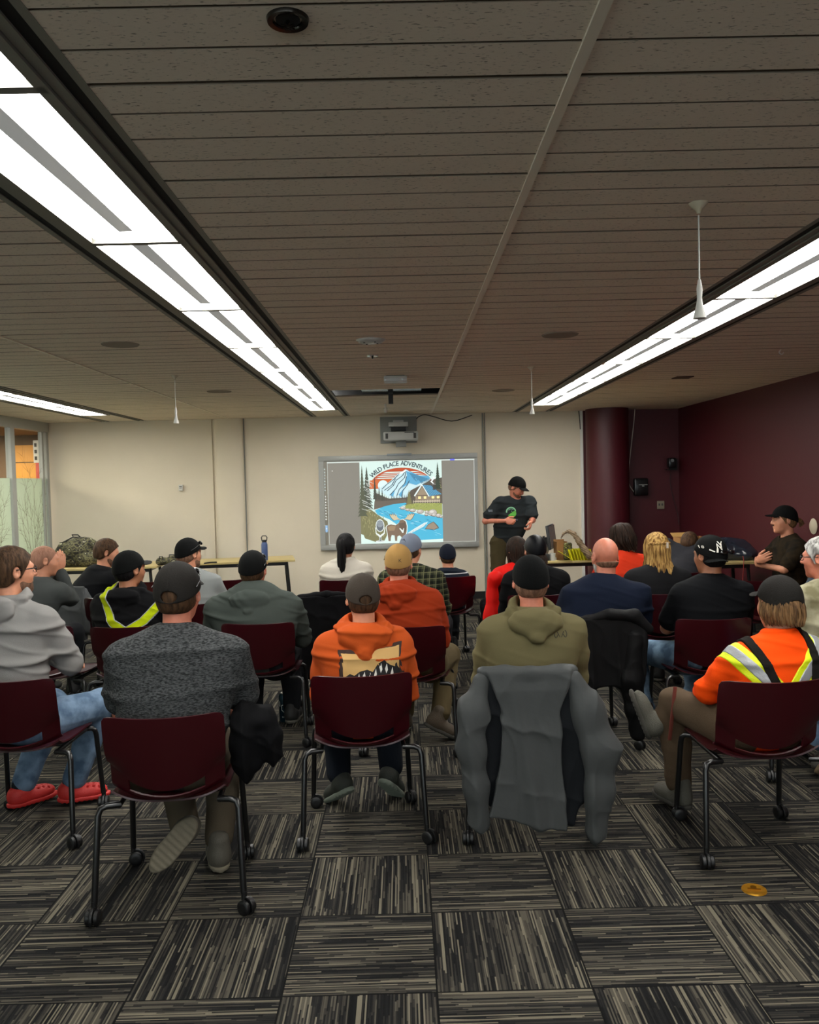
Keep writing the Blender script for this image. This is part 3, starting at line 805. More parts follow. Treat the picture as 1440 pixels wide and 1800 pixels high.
    tr = un([leg(s, .017, .08) for s in (-1, 1)]+[cone(hip+(-.06, 0, .03), hip+(.06, 0, .03), .118*b**.5, .118*b**.5, (1, 1.15, 1.15))], .025)
    tr = disp(tr, folds(5+len(name), .007, 34, 1.6))
    skin_obj('trousers', tr, vox*1.15, legmat or cloth('dark_trousers', '17181b'), root)
    for s in (-1, 1):
        kn, an, fd = base[s]; U = lg.get('U%d' % s, (0, 0, 1)); sd = nrm(np.cross(fd, U)); upv = nrm(np.cross(sd, fd)); R = np.stack([sd, fd, upv], 1)
        o_ = an+np.array((0, 0, -.085)) if abs(fd[2]) < .3 else an-upv*.085
        lo_ = ov.get('low'); sh = un([ell((0, -.012, .050), (.042, .060, .052)), ell((0, .078, .038), (.047, .092, .042)), cone((0, -.02, .05), (0, -.02, .06 if lo_ else .12), .043, .043)], .035)
        if not lo_: sh = disp(sh, lambda P: -.0022*np.exp(-((np.mod(P[:, 1]*.7+P[:, 2], .017)-.0085)/.003)**2)*(np.abs(P[:, 0]) < .02)*(P[:, 1] > .0))
        sh = both(sh, plane((0, 0, -1), -.012), .006)
        so = both(un([ell((0, -.018, .014), (.043, .062, .03)), ell((0, .085, .014), (.047, .102, .03))], .04), lambda P: np.abs(P[:, 2]-.012)-.012, .004)
        if ov.get('clog'):
            ho = [cone((x, .07+y*.028, .03), (x*1.2, .075+y*.028, .12), .0065, .0065) for x in (-.022, 0, .022) for y in (0, 1, 2)]
            sh = cut(sh, un(ho, .001), .002)
        so2 = disp(so, lambda P: .0022*np.sin(P[:, 1]*260)*(P[:, 2] < .004))
        sk = chain([(0, -.02, .05), (0, -.015, .09), (0, -.012, .125)], [.033, .033, .032], .02)
        skin_obj('sock', xf(sk, R, o_), vox, cloth('dark_sock', '1d2026'), root)
        e = skin_obj('shoe', xf(sh, R, o_), vox*.85, shoemat or mat('dark_shoe', '1c1c1c', .6, bump=.3), root)
        skin_obj('sole', xf(so2, R, o_), vox*.7, solemat or mat('grey_sole', '5a574f', .8), e)
    # ---- hair and hat, in head space
    def hplace(f): return Fn(lambda P: f((P-H.astype(np.float32)) @ HR.astype(np.float32)/hs)*hs, H-.25, H+.25)
    def hp_obj(nm_, f, mt, vx=vox, rt=root):
        cs = np.array([[x, y, z] for x in (f.lo[0], f.hi[0]) for y in (f.lo[1], f.hi[1]) for z in (f.lo[2], f.hi[2])])*hs @ HR.T+H
        g_ = Fn(lambda P: f((P-H.astype(np.float32)) @ HR.astype(np.float32)/hs)*hs, cs.min(0), cs.max(0))
        return skin_obj(nm_, g_, vx, mt, rt)
    capsdf = None
    cr = un([ell((0, -.012, .028), (.075, .097, .089)), ell((0, .03, -.028), (.060, .064, .083)), ell((0, .034, -.076), (.047, .05, .036)), ell((0, -.03, -.02), (.068, .074, .07))], .03)
    noear = un([ell((s*.088, -.006, -.004), (.018, .022, .034)) for s in (-1, 1)], .003)
    capn = nrm((0, -.40, 1)).astype(np.float32); M_ = np.eye(3)
    if cap: pass
    capop = ell((0, -.108, -.004), (.032, .045, .023))
    if hair in ('short', 'full', 'fringe', 'shaved'):
        t = {'shaved': .002, 'short': .007, 'full': .015, 'fringe': .004}[hair]
        top_ = hair != 'fringe'
        def line(P):
            y, z = P[:, 1], P[:, 2]
            zl = np.interp(y, [-.11, -.05, -.02, .0, .012, .03, .05, .075, .1], [-.075, -.072, -.05, -.01, -.035, .0, .03, .062, .08])
            d = (zl-z)*.6
            if not top_: d = np.maximum(d, (z+.035+.0*y)*.7)
            return d
        hf2 = disp(off(cr, t), lambda P: -.0035*sinnoise(P*np.array([1.6, 1.6, .7], np.float32), 95, 4)*(1 if hair == 'full' else .35))
        hf2 = cut(both(hf2, line, .006), un([ell((s*.084, -.006, -.004), (.018, .022, .034)) for s in (-1, 1)], .003), .006)
        if cap:
            Mf = M_.astype(np.float32); low_ = both(hf2, lambda P: (P @ Mf) @ capn-.018, .003)
            hf2 = un([low_, xf(both(off(cr, .006), capop), M_, (0, 0, 0))], .002) if cap.get('open') else low_
        hp_obj('hair', hf2, hairm, vox*.9)
    if cap:
        cc = cap; ybk = math.radians(cc.get('turn', 0)); cR = np.array(Matrix.Rotation(ybk, 3, 'Z') @ Matrix.Rotation(math.radians(cc.get('tilt', 0)), 3, 'X'))
        crown = un([ell((0, -.010, .034), (.084, .105, .097)), off(cr, .013)], .012); nn = nrm((0, -.40, 1)); 
        seam = lambda P: .0016*np.exp(-((np.abs(np.sin(3*np.arctan2(P[:, 0], P[:, 1]+.01)))*np.sqrt(P[:, 0]**2+P[:, 1]**2))/.004)**2)
        crn = both(disp(crown, seam), lambda P: -(P @ nn.astype(np.float32)-.014), .004)
        crn = un([crn, ell((0, -.010, .131), (.008, .008, .004))], .002)
        inner = off(cr, .004)
        crn = cut(crn, inner, .003)
        if cc.get('open'):
            crn = cut(crn, capop, .003)
        M_ = cR
        def capx(f): return xf(f, M_, (0, 0, 0))
        co = hp_obj('cap', crn, cc['m'], vox*.75); capsdf = hplace(crn)
        def bend(P): Q = P.copy(); Q[:, 2] += 3.4*P[:, 0]**2; return Q
        br0 = ell((0, .085, .050), (.074, .080, .0075)); br = Fn(lambda P: br0(bend(P)), (-.08, .04, .015), (.08, .17, .065))
        br = both(br, lambda P: .078-.0*P[:, 0]-P[:, 1]+(-3.0)*P[:, 0]**2, .003)
        hp_obj('brim', xf(br, M_, (0, 0, -.058 if cc.get('turn') else 0)), cc.get('bm', cc['m']), vox*.7, co)
        if cc.get('glasses'):
            for s in (-1, 1):
                pass
            gl = un([ell((s*.034, .088, .088), (.028, .012, .020), rot3(-s*18, -35, 0)) for s in (-1, 1)]+[cone((-.02, .098, .09), (.02, .098, .09), .004, .004)]+[chain([(s*.062, .075, .09), (s*.09, .0, .055), (s*.09, -.05, .03)], [.003, .0028, .0035], .002) for s in (-1, 1)], .002)
            hp_obj('sunglasses', gl, LENSG, vox*.6, root)
    ctx = dict(capsdf=capsdf if cap else None, root=root, H=H, HR=HR, hs=hs, N=N, S=S, shirt=sf, shirt0=sf0, hp=hp_obj, L=L, Ri=Ri, M=M, C=C, E=Epos, W=Wpos, body=body, vox=vox, zs=zs, tx=tx, ty=ty)
    return ctx
def hw(c, p): return np.array(c['H'])+c['HR'] @ np.array(p, float)*c['hs']      # head space to person space
def spectacles(c, m):
    f = un([torus((s*.033, .098, .006), .024, .018, .0028, rot3(0, 90, 0)) for s in (-1, 1)]+[cone((-.01, .1, .01), (.01, .1, .01), .003, .003)]+[chain([(s*.058, .094, .012), (s*.080, .05, .012), (s*.086, -.01, .012)], [.0032, .0032, .003], .002) for s in (-1, 1)], .002)
    c['hp']('spectacles', f, m, .0035)
def eyes(c):
    for s in (-1, 1):
        e = c['hp']('eye', ell((s*.031, .0835, .006), (.0105, .0095, .006)), EYE, .003)
        m_ = MB(); R = Matrix(c['HR'].tolist()); 
        m_.lathe([(.0001, .0), (.0045, .0), (.0045, .001), (.0001, .001)], Vector(hw(c, (s*.031, .0928, .006))), 12, R=R @ Rx(-PI/2)); m_.build('iris', IRIS, e)
def brows(c, m):
    f = un([chain([(s*.016, .096, .024), (s*.034, .0935, .030), (s*.050, .079, .025)], [.0038, .0042, .002], .002) for s in (-1, 1)], .001)
    c['hp']('eyebrows', f, m, .0035)
def beard(c, m, t=.004, full=True):
    sh = un([ell((0, .03, -.028), (.060, .064, .083)), ell((0, .034, -.076), (.047, .05, .036)), ell((0, .073, -.098), (.022, .018, .016))], .03)
    sh = both(off(sh, t), lambda P: (P[:, 2]+.030+.55*np.maximum(.05-P[:, 1], -.02)-.02*(P[:, 1] < .0))*.8, .004)
    sh = cut(sh, un([ell((0, .1, -.058), (.021, .02, .010)), ell((0, .1, -.01), (.03, .05, .035))], .004), .003)
    c['hp']('beard', sh, m, .005)
def shell(c, nm_, f2, m, t=.004, vx=None, label=None):
    """a strip of trim lying on the shirt: f2 limits it"""
    s = both(off(c['shirt'], t), f2, .002)
    return skin_obj(nm_, s, vx or c['vox']*.75, m, c['root'], label)
def band2(poly, w, ax=(0, 2)):
    P0 = [np.array(p, np.float32) for p in poly]
    def f(P):
        Q = P[:, list(ax)]; d = None
        for i in range(len(P0)-1):
            a, b_ = P0[i], P0[i+1]; ba = b_-a; t = np.clip((Q-a) @ ba/(ba @ ba), 0, 1); e = np.sqrt(((Q-a-t[:, None]*ba)**2).sum(1))
            d = e if d is None else np.minimum(d, e)
        return d-w
    return f
def locks(c, n, m, spec, seed=1, name='hair', r=.0055, sides=5, parent=None):
    """strands as tapering tubes; spec(i, rnd) gives a list of head space or person space points"""
    rd = random.Random(seed); mb = MB()
    for i in range(n):
        pts = spec(i, rd)
        if pts is None: continue
        P = [Vector(p) for p in pts]; k = len(P)
        # resample smoothly
        out = []
        for j in range(k-1):
            p0 = P[max(j-1, 0)]; p1 = P[j]; p2 = P[j+1]; p3 = P[min(j+2, k-1)]
            for u in (0, .33, .66):
                out.append(.5*((2*p1)+(p2-p0)*u+(2*p0-5*p1+4*p2-p3)*u*u+(3*p1-p0-3*p2+p3)*u**3))
        out.append(P[-1]); q = len(out); rr = r*rd.uniform(.7, 1.3)
        mb.tube(out, [rr*(.55+.6*math.sin(PI*min(1, (j+1)/q*.9)))*(1 if j < q-1 else .3) for j in range(q)], sides)
    return mb.build(name, m, parent or c['root'], fix=False)
# ------------------------------------------------------------------ the people
BK = cloth('black_cap_cloth', '0a0b0b', bscale=300); BK2 = cloth('faded_black_cap_cloth', '1f1d1b', bscale=300)
def wl(loc, yaw, p):
    v = Rz(-math.radians(yaw)) @ (Vector(p)-Vector((loc[0], loc[1], 0))); return tuple(v)
def at_back(x, z): return (x, z)

# near row -----------------------------------------------------------
c = person('p1', 'person in light grey hoodie, jeans and red clogs, seated at far left', (-1.91, 4.04), -14, (-1.94, 4.17, 1.362), hyaw=-32, hs=.99, sw=.20, b=1.18, arms='cross',
           skin='fair', top='hoodie', topmat=cloth('light_grey_fleece', '7f7d7b'), hood=True, hair='full', hairm=HB, fold=.007, legmat=cloth('blue_denim', '6a7f96', col2='485c72', vscale=14),
           shoemat=mat('red_foam', 'b3231f', .6, bump=.2), solemat=mat('red_foam', 'b3231f'), legs=dict(K1=(.19, .44, .51), A1=(.06, .36, .10), F1=(.75, .5, 0), **{'K-1': (-.10, .44, .50), 'A-1': (-.17, .26, .10), 'F-1': (.45, .8, 0)}), over=dict(clog=1, low=1), vox=.0058)
spectacles(c, BLACK); beard(c, HSH, .002)
c = person('p2', 'person in heather charcoal t-shirt and faded black cap, nearest the viewer', (-.955, 3.37), 4, (-.935, 3.47, 1.322), hyaw=-8, pitch=4, hs=1.03, sw=.218, b=1.30, arms='lap',
           skin='pink', top='t_shirt', topmat=cloth('heather_charcoal', '202122', col2='47494a', vscale=150, stretch=(.5, .5, 1.6), bump=.5, bscale=250), sleeve='short', hair='short', hairm=HB, fold=.005, collar=True,
           cap=dict(m=BK2, open=True, glasses=True), legmat=cloth('khaki_work_trousers', '4a4236'), shoemat=mat('shoe_taupe', '4a463d', .7, bump=.4), solemat=mat('taupe_rubber_sole', '6b6455', .85, bump=.6, bscale=90),
           legs={'K1': (.16, .40, .49), 'A1': (.14, .20, .10), 'F1': (-.25, .95, .1), 'K-1': (-.10, .40, .49), 'A-1': (.02, .12, .20), 'F-1': (-.66, -.12, -.72), 'U-1': (.15, 1, -.05)}, vox=.0058)
c = person('p3', 'person in orange hoodie with a tan mountain picture on the back', (-.215, 3.95), 4.5, (-.205, 4.05, 1.193), hyaw=6, pitch=6, hs=.93, sw=.172, b=.98, arms='lap',
           skin='fair', top='hoodie', topmat=cloth('orange_fleece', 'b04a1c', rough=.95), hood=True, hair='short', hairm=HB, fold=.005, cap=dict(m=cloth('brown_grey_cap_cloth', '3b342e'), open=True),
           legmat=cloth('navy_trousers', '14181f'), shoemat=mat('shoe_dark_green', '23261f', .7, bump=.4), solemat=mat('pale_green_sole', '6d7468', .8),
           legs={'K1': (.13, .42, .49), 'A1': (.15, .33, .15), 'F1': (.35, .62, -.55), 'K-1': (-.13, .42, .49), 'A-1': (-.12, .30, .14), 'F-1': (-.4, .6, -.42)}, vox=.0055)
TAN = mat('print_tan', 'c19a5f', .85); BORD = mat('print_brown', '33201a', .85); PW = mat('print_white', 'd8d6cf', .85); PB = mat('print_black', '151214', .85)
px0, px1, pz0, pz1 = -.095, .195, .60, .868
def qd(x0, z0, x1, z1, x2, z2, x3, z3): return [(x0, z0), (x1, z1), (x2, z2), (x3, z3)]
sh = []
V, F_ = fine2d(qd(px0-.014, pz0, px1+.016, pz0, px1-.002, pz1+.026, px0-.014, pz1+.002), .02); sh.append((V, F_, 1, 0))
V, F_ = fine2d(qd(px0, pz0, px1, pz0, px1-.016, pz1+.010, px0, pz1-.012), .02); sh.append((V, F_, 0, .0015))
mt = [(px0+.01, .745), (px0+.04, .765), (px0+.06, .757), (px0+.085, .775), (px0+.12, .782), (px0+.145, .770), (px0+.17, .805), (px0+.2, .822), (px0+.225, .797), (px0+.25, .785), (px0+.256, .83), (px0+.262, .786), (px1-.02, .776), (px1-.01, .74), (px1-.01, .66), (px0+.01, .66)]
V, F_ = fine2d(mt, .02); sh.append((V, F_, 3, .003))
for a in range(9):
    x = px0+.03+a*.026; zt = np.interp(x, [q_[0] for q_ in mt[:13]], [q_[1] for q_ in mt[:13]])-.006
    V, F_ = fine2d([(x-.010, zt-.018-.006*(a % 3)), (x, zt), (x+.004, zt-.03), (x-.004, zt-.045)], .01); sh.append((V, F_, 2, .0042))
decal('back_print', sh, c['shirt0'], (0, -.42, 0), (1, 0, 0), (0, 0, 1), (0, 1, 0), [TAN, BORD, PW, PB], c['root'])
c = person('p4', 'person in an olive hoodie and black cap, grey jacket hanging behind', (.56, 3.93), 0, (.60, 4.0, 1.266), hyaw=0, pitch=2, hs=.97, sw=.188, b=1.10, arms='lap',
           skin='pink', top='hoodie', topmat=cloth('olive_jersey', '5f583d', bump=.2), hood=True, hair='short', hairm=HSH, fold=.006, cap=dict(m=BK), legmat=cloth('dark_trousers', '17181b'), vox=.0058)
lg_ = []
for s in (-1, 1):
    cx = .15
    for k, (a0, a1, r_) in enumerate(((-60, 60, .030), )):
        pts = [(cx+s*(.018+.014*math.cos(math.radians(a))), .925+.018*math.sin(math.radians(a))) for a in range(-70, 71, 20)]
        pts += [(cx+s*(.018+.010*math.cos(math.radians(a))), .925+.014*math.sin(math.radians(a))) for a in range(70, -71, -20)]
        V, F_ = fine2d(pts, .01); lg_.append((V, F_, 0, 0))
    V, F_ = fine2d([(cx+s*.002, .912), (cx+s*.005, .912), (cx+s*.018, .936), (cx+s*.014, .938)], .01); lg_.append((V, F_, 0, 0))
    V, F_ = fine2d([(cx+s*.010, .924), (cx+s*.013, .926), (cx+s*.022, .913), (cx+s*.018, .911)], .01); lg_.append((V, F_, 0, 0))
decal('chest_logo', lg_, c['shirt0'], (0, -.42, 0), (1, 0, 0), (0, 0, 1), (0, 1, 0), [mat('logo_dark', '2a261a', .8)], c['root'])
def seamline(c, pts, m, w=.0022):
    shell(c, 'seam', lambda P: np.maximum(band2(pts, w)(P), P[:, 1]-c['ty']), m, .0015, .004)
c = person('p5', 'person in high visibility orange shirt with black braces, boot on knee', (1.55, 3.66), 6, (1.672, 3.74, 1.170), hyaw=8, pitch=6, roll=4, hs=.98, sw=.205, b=1.02, arms='lap',
           skin='fair', top='work_shirt', topmat=cloth('high_visibility_orange', 'f04a08', bump=.25), hair='short', hairm=HLB, fold=.005, cap=dict(m=BK2, open=True), legmat=cloth('brown_duck_trousers', '4f4132', bump=.5),
           shoemat=mat('boot_grey_brown', '4d4b42', .75, bump=.5), solemat=mat('boot_sole', '3a3832', .85), over={'E-1': (-.17, .14, .66), 'W-1': (-.10, .36, .60), 'hem': .43},
           legs={'K-1': (-.19, .46, .52), 'A-1': (-.20, .40, .12), 'F-1': (-.3, 1, 0), 'K1': (.20, .50, .54), 'A1': (-.27, .47, .44), 'F1': (-.35, .05, .95), 'U1': (.85, -.3, .3)}, vox=.0055)
YEL = mat('reflective_yellow', 'd3e000', .6, bump=.3); SIL = mat('reflective_silver', '9a9c9f', .4, .3, bump=.4, bscale=90); BRA = cloth('black_webbing', '1b1815', bump=.6)
vL = [(-.185, 1.0), (-.17, .90), (-.02, .685), (.03, .69)]; vR = [(.225, 1.0), (.22, .9), (.10, .70), (.04, .685)]
vL = [(-.165, 1.02), (-.155, .90), (.02, .70)]; vR = [(.265, 1.02), (.255, .90), (.09, .70), (.02, .70)]
g2 = lambda w: (lambda P: np.minimum(band2(vL, w)(P), band2(vR, w)(P)))
shell(c, 'yellow_stripe', g2(.047), YEL, .003); shell(c, 'silver_stripe', g2(.021), SIL, .0055)
hb = lambda w: (lambda P: np.abs(P[:, 2]-.55)-w)
shell(c, 'yellow_stripe', hb(.045), YEL, .003); shell(c, 'silver_stripe', hb(.02), SIL, .0055)
shell(c, 'brace', band2([(-.055, 1.05), (-.055, .90), (.03, .68)], .019), BRA, .009); shell(c, 'brace', band2([(.20, 1.05), (.20, .90), (.185, .66)], .019), BRA, .009)
def shag(i, rd):
    th = rd.uniform(-1.95, 1.95); dx, dy = math.sin(th), -math.cos(th); k = rd.uniform(.9, 1.08)
    p = [(dx*.076, -.014+dy*.098, .03), (dx*.082*k, -.015+dy*.104*k, -.012), (dx*.080*k+rd.uniform(-.01, .01), -.018+dy*.100*k, -.052), (dx*.066+rd.uniform(-.012, .012), -.02+dy*.098*k, -.080-rd.uniform(0, .02))]
    if abs(th) > 1.75: p[-1] = (p[-1][0], p[-1][1], -.06); 
    return [hw(c, q_) for q_ in p]
locks(c, 240, HLB, shag, 5, r=.0062)
m_ = MB(); m_.box((-.245, .36, .50), (.018, .006, .26), Ry(.12), bev=.002); m_.build('leather_strap', mat('tan_leather', '5a2114', .6, bump=.4), c['root'])
c = person('p6', 'grey haired person in a pale khaki shirt and glasses at the right edge', (2.37, 4.58), 12, (2.365, 4.74, 1.268), hyaw=34, pitch=3, hs=.97, sw=.21, b=1.15, arms='lap',
           skin='pink', top='shirt', topmat=cloth('khaki_mottled_shirt', '6f6a50', col2='a39e85', vscale=9), collar=True, hair='full', hairm=HG, legmat=cloth('blue_denim', '54687c'), shoemat=mat('boot_dark', '26241d', .7, bump=.5), solemat=mat('boot_lug_sole', '5a4a34', .85),
           legs={'K-1': (-.15, .40, .49), 'A-1': (-.10, -.02, .14), 'F-1': (-.75, -.2, -.28), 'U-1': (0, .8, .5), 'K1': (.13, .42, .49), 'A1': (.02, .0, .12), 'F1': (-.7, -.1, -.3), 'U1': (0, .8, .5)}, vox=.006)
spectacles(c, BLACK)
# second row ---------------------------------------------------------
c = person('p7', 'person in a black hoodie with yellow reflective straps and a black cap', (-1.76, 5.36), -8, (-1.80, 5.52, 1.222), hyaw=-30, pitch=2, hs=.97, sw=.188, b=1.08, arms='cross',
           skin='tan', top='hoodie', topmat=cloth('black_fleece', '09090b', rough=.95), hood=True, hair='short', hairm=HBK, fold=.004, cap=dict(m=BK, bm=cloth('grey_brim_cloth', '2c2c2c')), vox=.0062)
V7 = [(-.165, 1.1), (-.16, .93), (-.08, .80), (.0, .75), (.03, .735)]; V7r = [(.21, 1.1), (.205, .93), (.11, .80), (.03, .75), (-.0, .735)]
def f7(w): return lambda P: np.minimum(band2(V7, w)(P), band2(V7r, w)(P))
shell(c, 'yellow_strap', f7(.024), cloth('strap_yellow', 'a9b80d', bump=.5), .006); shell(c, 'silver_edge', lambda P: np.abs(f7(0)(P)-.025)-.003, SIL, .0065, .0045)
c = person('p8', 'broad person in dark green grey hoodie and black and brown cap', (-.93, 5.36), 0, (-.985, 5.48, 1.206), hyaw=-8, pitch=2, hs=.99, sw=.245, b=1.42, arms='cross',
           skin='pink', top='hoodie', topmat=cloth('green_grey_fleece', '3b413d', rough=.95), hood=True, hair='short', hairm=HB, fold=.006, cap=dict(m=BK, bm=cloth('tan_cap_front', '7a5a34'), glasses=True), vox=.0062)
c = person('p9', 'person in a rust hoodie and a tan cap with sunglasses on top', (.055, 5.18), -10, (-.035, 5.30, 1.237), hyaw=4, pitch=4, hs=.97, sw=.205, b=1.25, arms='lap',
           skin='pink', top='hoodie', topmat=cloth('rust_fleece', '852b10', rough=.95), hood=True, hair='short', hairm=HSH, fold=.006, cap=dict(m=cloth('tan_cap_cloth', '9c7a48'), glasses=True), legmat=cloth('brown_work_trousers', '50452f'),
           shoemat=mat('boot_brown', '43382a', .75, bump=.5), solemat=mat('boot_sole', '3a3832'), legs={'K1': (.16, .40, .49), 'A1': (.13, .10, .15), 'F1': (.55, .3, -.35), 'K-1': (-.13, .42, .49), 'A-1': (-.13, .30, .10)}, vox=.0062)
V, F_ = text2d('K', .03); decal('cap_logo', [(V, F_, 0, 0)], c['capsdf'], hw(c, (.010, -.3, .012)), (1, 0, 0), (0, 0, 1), (0, 1, 0), [mat('logo_dark', '2a261a')], c['root'])
c = person('p10', 'bald person in a navy t-shirt', (1.10, 5.20), 2, (1.265, 5.28, 1.258), hyaw=8, pitch=8, hs=1.0, sw=.218, b=1.25, arms='cross',
           skin='pink', top='t_shirt', topmat=cloth('navy_jersey', '0f1626'), sleeve='short', collar=True, hair='fringe', hairm=HSH, fold=.005, vox=.006)
beard(c, HG, .006)
c = person('p11', 'person in black t-shirt with backwards black cap bearing white letters', (1.84, 5.19), 4, (1.925, 5.28, 1.247), hyaw=22, pitch=4, hs=.99, sw=.200, b=1.16, arms='cross',
           skin='tan', top='t_shirt', topmat=cloth('black_jersey', '08090c'), sleeve='short', collar=True, hair='short', hairm=HBK, fold=.004, cap=dict(m=BK, turn=158, tilt=-8, bm=BK), legmat=cloth('blue_denim_dark', '3a4d60', col2='6b8296', vscale=10),
           legs={'K-1': (-.30, .36, .49), 'A-1': (-.26, .30, .10)}, vox=.006)
capf = c['capsdf']
WHT = mat('white_embroidery', 'd8d5ca', .7)
Rh = c['HR']; 
def sc2(VF, sx, ox, oy, rot=0):
    V_, F__ = VF; cr_, sr_ = math.cos(rot), math.sin(rot)
    return [((x*cr_-y*sr_)*sx+ox, (x*sr_+y*cr_)+oy) for x, y in V_], F__
o_ = hw(c, (0, -.012, .03))+np.array((0, -.3, 0))
shp = []
for V_, F__ in (sc2(text2d('N', .060), .85, .010, .030), sc2(text2d('Y', .066), .85, .017, .040), sc2(text2d('18', .022), 1, -.078, .03)): shp.append((V_, F__, 0, 0))
V, F_ = fine2d([(-.012, -.002), (0, -.002), (.002, .024), (-.008, .026)], .01); shp.append((V, F_, 0, 0))
V, F_ = fine2d([(-.048, .012), (-.02, .0), (-.018, .006), (-.046, .020)], .01); shp.append((V, F_, 0, 0))
decal('cap_letters', shp, capf, o_, (1, 0, 0), (0, 0, 1), (0, 1, 0), [WHT], c['root'], lift=.006)
gl = un([ell((s*.036+.03, -.125, .018), (.028, .012, .014), rot3(s*20, 25, 0)) for s in (-1, 1)]+[cone((.01, -.13, .02), (.05, -.13, .02), .004, .004)]+[chain([(s*.065+.03, -.115, .018), (s*.09+.01, -.06, .03)], [.003, .003], .002) for s in (-1, 1)], .002)
c['hp']('sunglasses', gl, LENSG, .0035)
# third row and beyond ----------------------------------------------
c = person('p12', 'person with shaved head and slate top, hands held to the mouth', (-2.90, 6.32), -18, (-2.735, 6.42, 1.218), hyaw=-42, pitch=6, hs=.97, sw=.185, b=1.0,
           skin='fair', top='shirt', topmat=cloth('slate_fleece', '3f4241'), collar=True, hair='shaved', hairm=HSV, fold=.005, vox=.0068,
           over={'E1': (.25, .26, .80), 'W1': (.20, .22, 1.02), 'H1': dict(d=(.1, .1, 1), n=(-1, .2, 0), s=(-.2, -.6, .2), curl=.15), 'E-1': (-.05, .36, .80), 'W-1': (.14, .28, 1.0), 'H-1': dict(d=(.15, -.05, 1), n=(.4, -.8, 0), s=(.3, -.5, .2), curl=.2)})
eyes(c)
c = person('p13', 'dark haired person in black t-shirt leaning forward beside the camouflage pack', (-2.83, 7.20), -50, (-2.60, 7.38, 1.197), hyaw=-20, pitch=14, hs=.96, sw=.20, b=1.1, arms='knees',
           skin='fair', top='t_shirt', topmat=cloth('black_jersey', '08090c'), sleeve='short', collar=True, hair='full', hairm=HB, vox=.007)
beard(c, HSH, .003)
c = person('p14', 'person in a pale grey t-shirt and black cap looking right', (-1.57, 6.37), -8, (-1.655, 6.48, 1.237), hyaw=-30, pitch=2, hs=.95, sw=.198, b=1.15, arms='cross',
           skin='fair', top='t_shirt', topmat=cloth('pale_grey_jersey', '767978'), sleeve='short', collar=True, hair='short', hairm=HSH, cap=dict(m=BK, glasses=True), vox=.007)
beard(c, HSH, .003)
c = person('p15', 'person with long black ponytail in an off-white top', (-.53, 7.66), 0, (-.53, 7.70, 1.175), hyaw=-8, hs=.93, sw=.172, b=.98, arms='lap',
           skin='tan', top='sweater', topmat=cloth('off_white_knit', 'b0aa9e'), hair='full', hairm=HBK, vox=.007, face=False)
def pony(i, rd):
    a = rd.uniform(0, 6.28); r = rd.uniform(0, .026); ox, oy = r*math.cos(a), r*math.sin(a); L_ = rd.uniform(.9, 1.05)
    return [hw(c, q_) for q_ in ((ox*.5-.005, -.09+oy*.3, .07), (ox-.008, -.135+oy, .055), (ox*1.2-.012, -.150+oy, -.04), (ox*1.25-.012, -.155+oy, -.16*L_), (ox*.9-.004, -.150+oy, -.27*L_))]
locks(c, 90, HBK, pony, 2, name='ponytail', r=.0085)
PLAID = cloth('green_plaid', '2d3020')
nt = PLAID.node_tree; g = G(nt); (x_, y_, z_), oc = g.xyz()
def bandn(v, n_, w_): return g.m('LESS_THAN', g.m('FRACT', g.m('MULTIPLY', v, n_)), w_)
hh = g.m('ADD', bandn(g.m('ADD', x_, 5), 22, .5), bandn(z_, 22, .5)); ln = g.m('MAXIMUM', bandn(g.m('ADD', x_, 5.007), 22, .10), bandn(g.m('ADD', z_, .007), 22, .10))
colp = g.ramp(g.m('MULTIPLY', hh, .5), [(0, '3d3f2c'), (.4, '25281c'), (.8, '12140f')], True)
mxp = g.n('ShaderNodeMix', data_type='RGBA'); g.put(mxp.inputs[0], g.m('MULTIPLY', ln, .7)); nt.links.new(colp, mxp.inputs[6]); mxp.inputs[7].default_value = (*hx('6b6a4c'), 1)
nt.links.new(mxp.outputs[2], nt.nodes['Principled BSDF'].inputs['Base Color'])
c = person('p16', 'person in a green plaid shirt and a pale blue grey cap', (.10, 6.33), -10, (.055, 6.52, 1.226), hyaw=-14, pitch=5, hs=.95, sw=.195, b=1.1, arms='lap',
           skin='fair', top='plaid_shirt', topmat=PLAID, collar=True, hair='short', hairm=HB, cap=dict(m=cloth('blue_grey_cap_cloth', '6d7482'), turn=155, tilt=-12, bm=cloth('pale_brim_cloth', '8d9199')), vox=.007, fold=.005)
V, F_ = fine2d([(-.018, 0), (-.008, .012), (0, .004), (.008, .018), (.022, 0)], .01); V2, F2 = fine2d([(-.02, -.008), (.024, -.008), (.024, -.003), (-.02, -.003)], .01)
decal('cap_logo', [(V, F_, 0, 0), (V2, F2, 0, 0)], c['capsdf'], hw(c, (.022, -.3, .055)), (1, 0, 0), (0, 0, 1), (0, 1, 0), [mat('logo_navy', '1c2230')], c['root'])
STR = cloth('navy_striped_jersey', '10141c')
nt = STR.node_tree; g = G(nt); (x_, y_, z_), oc = g.xyz()
colp = g.ramp(g.m('MULTIPLY', bandn(z_, 24, .28), g.m('MULTIPLY', g.m('LESS_THAN', z_, .80), g.m('GREATER_THAN', z_, .66))), [(0, '141a24'), (.5, 'b8b8b8')], True)
nt.links.new(colp, nt.nodes['Principled BSDF'].inputs['Base Color'])
c = person('p17', 'child in a navy cap and a navy top with white stripes', (.385, 7.68), 8, (.40, 7.74, 1.048), hyaw=-4, hs=.86, sw=.128, b=.72, arms='lap',
           skin='fair', top='shirt', topmat=STR, collar=True, hair='short', hairm=HB, cap=dict(m=cloth('navy_cap_cloth', '141823')), vox=.0065, face=False, over={'E1': (.19, .05, .64), 'W1': (.22, .25, .62)})
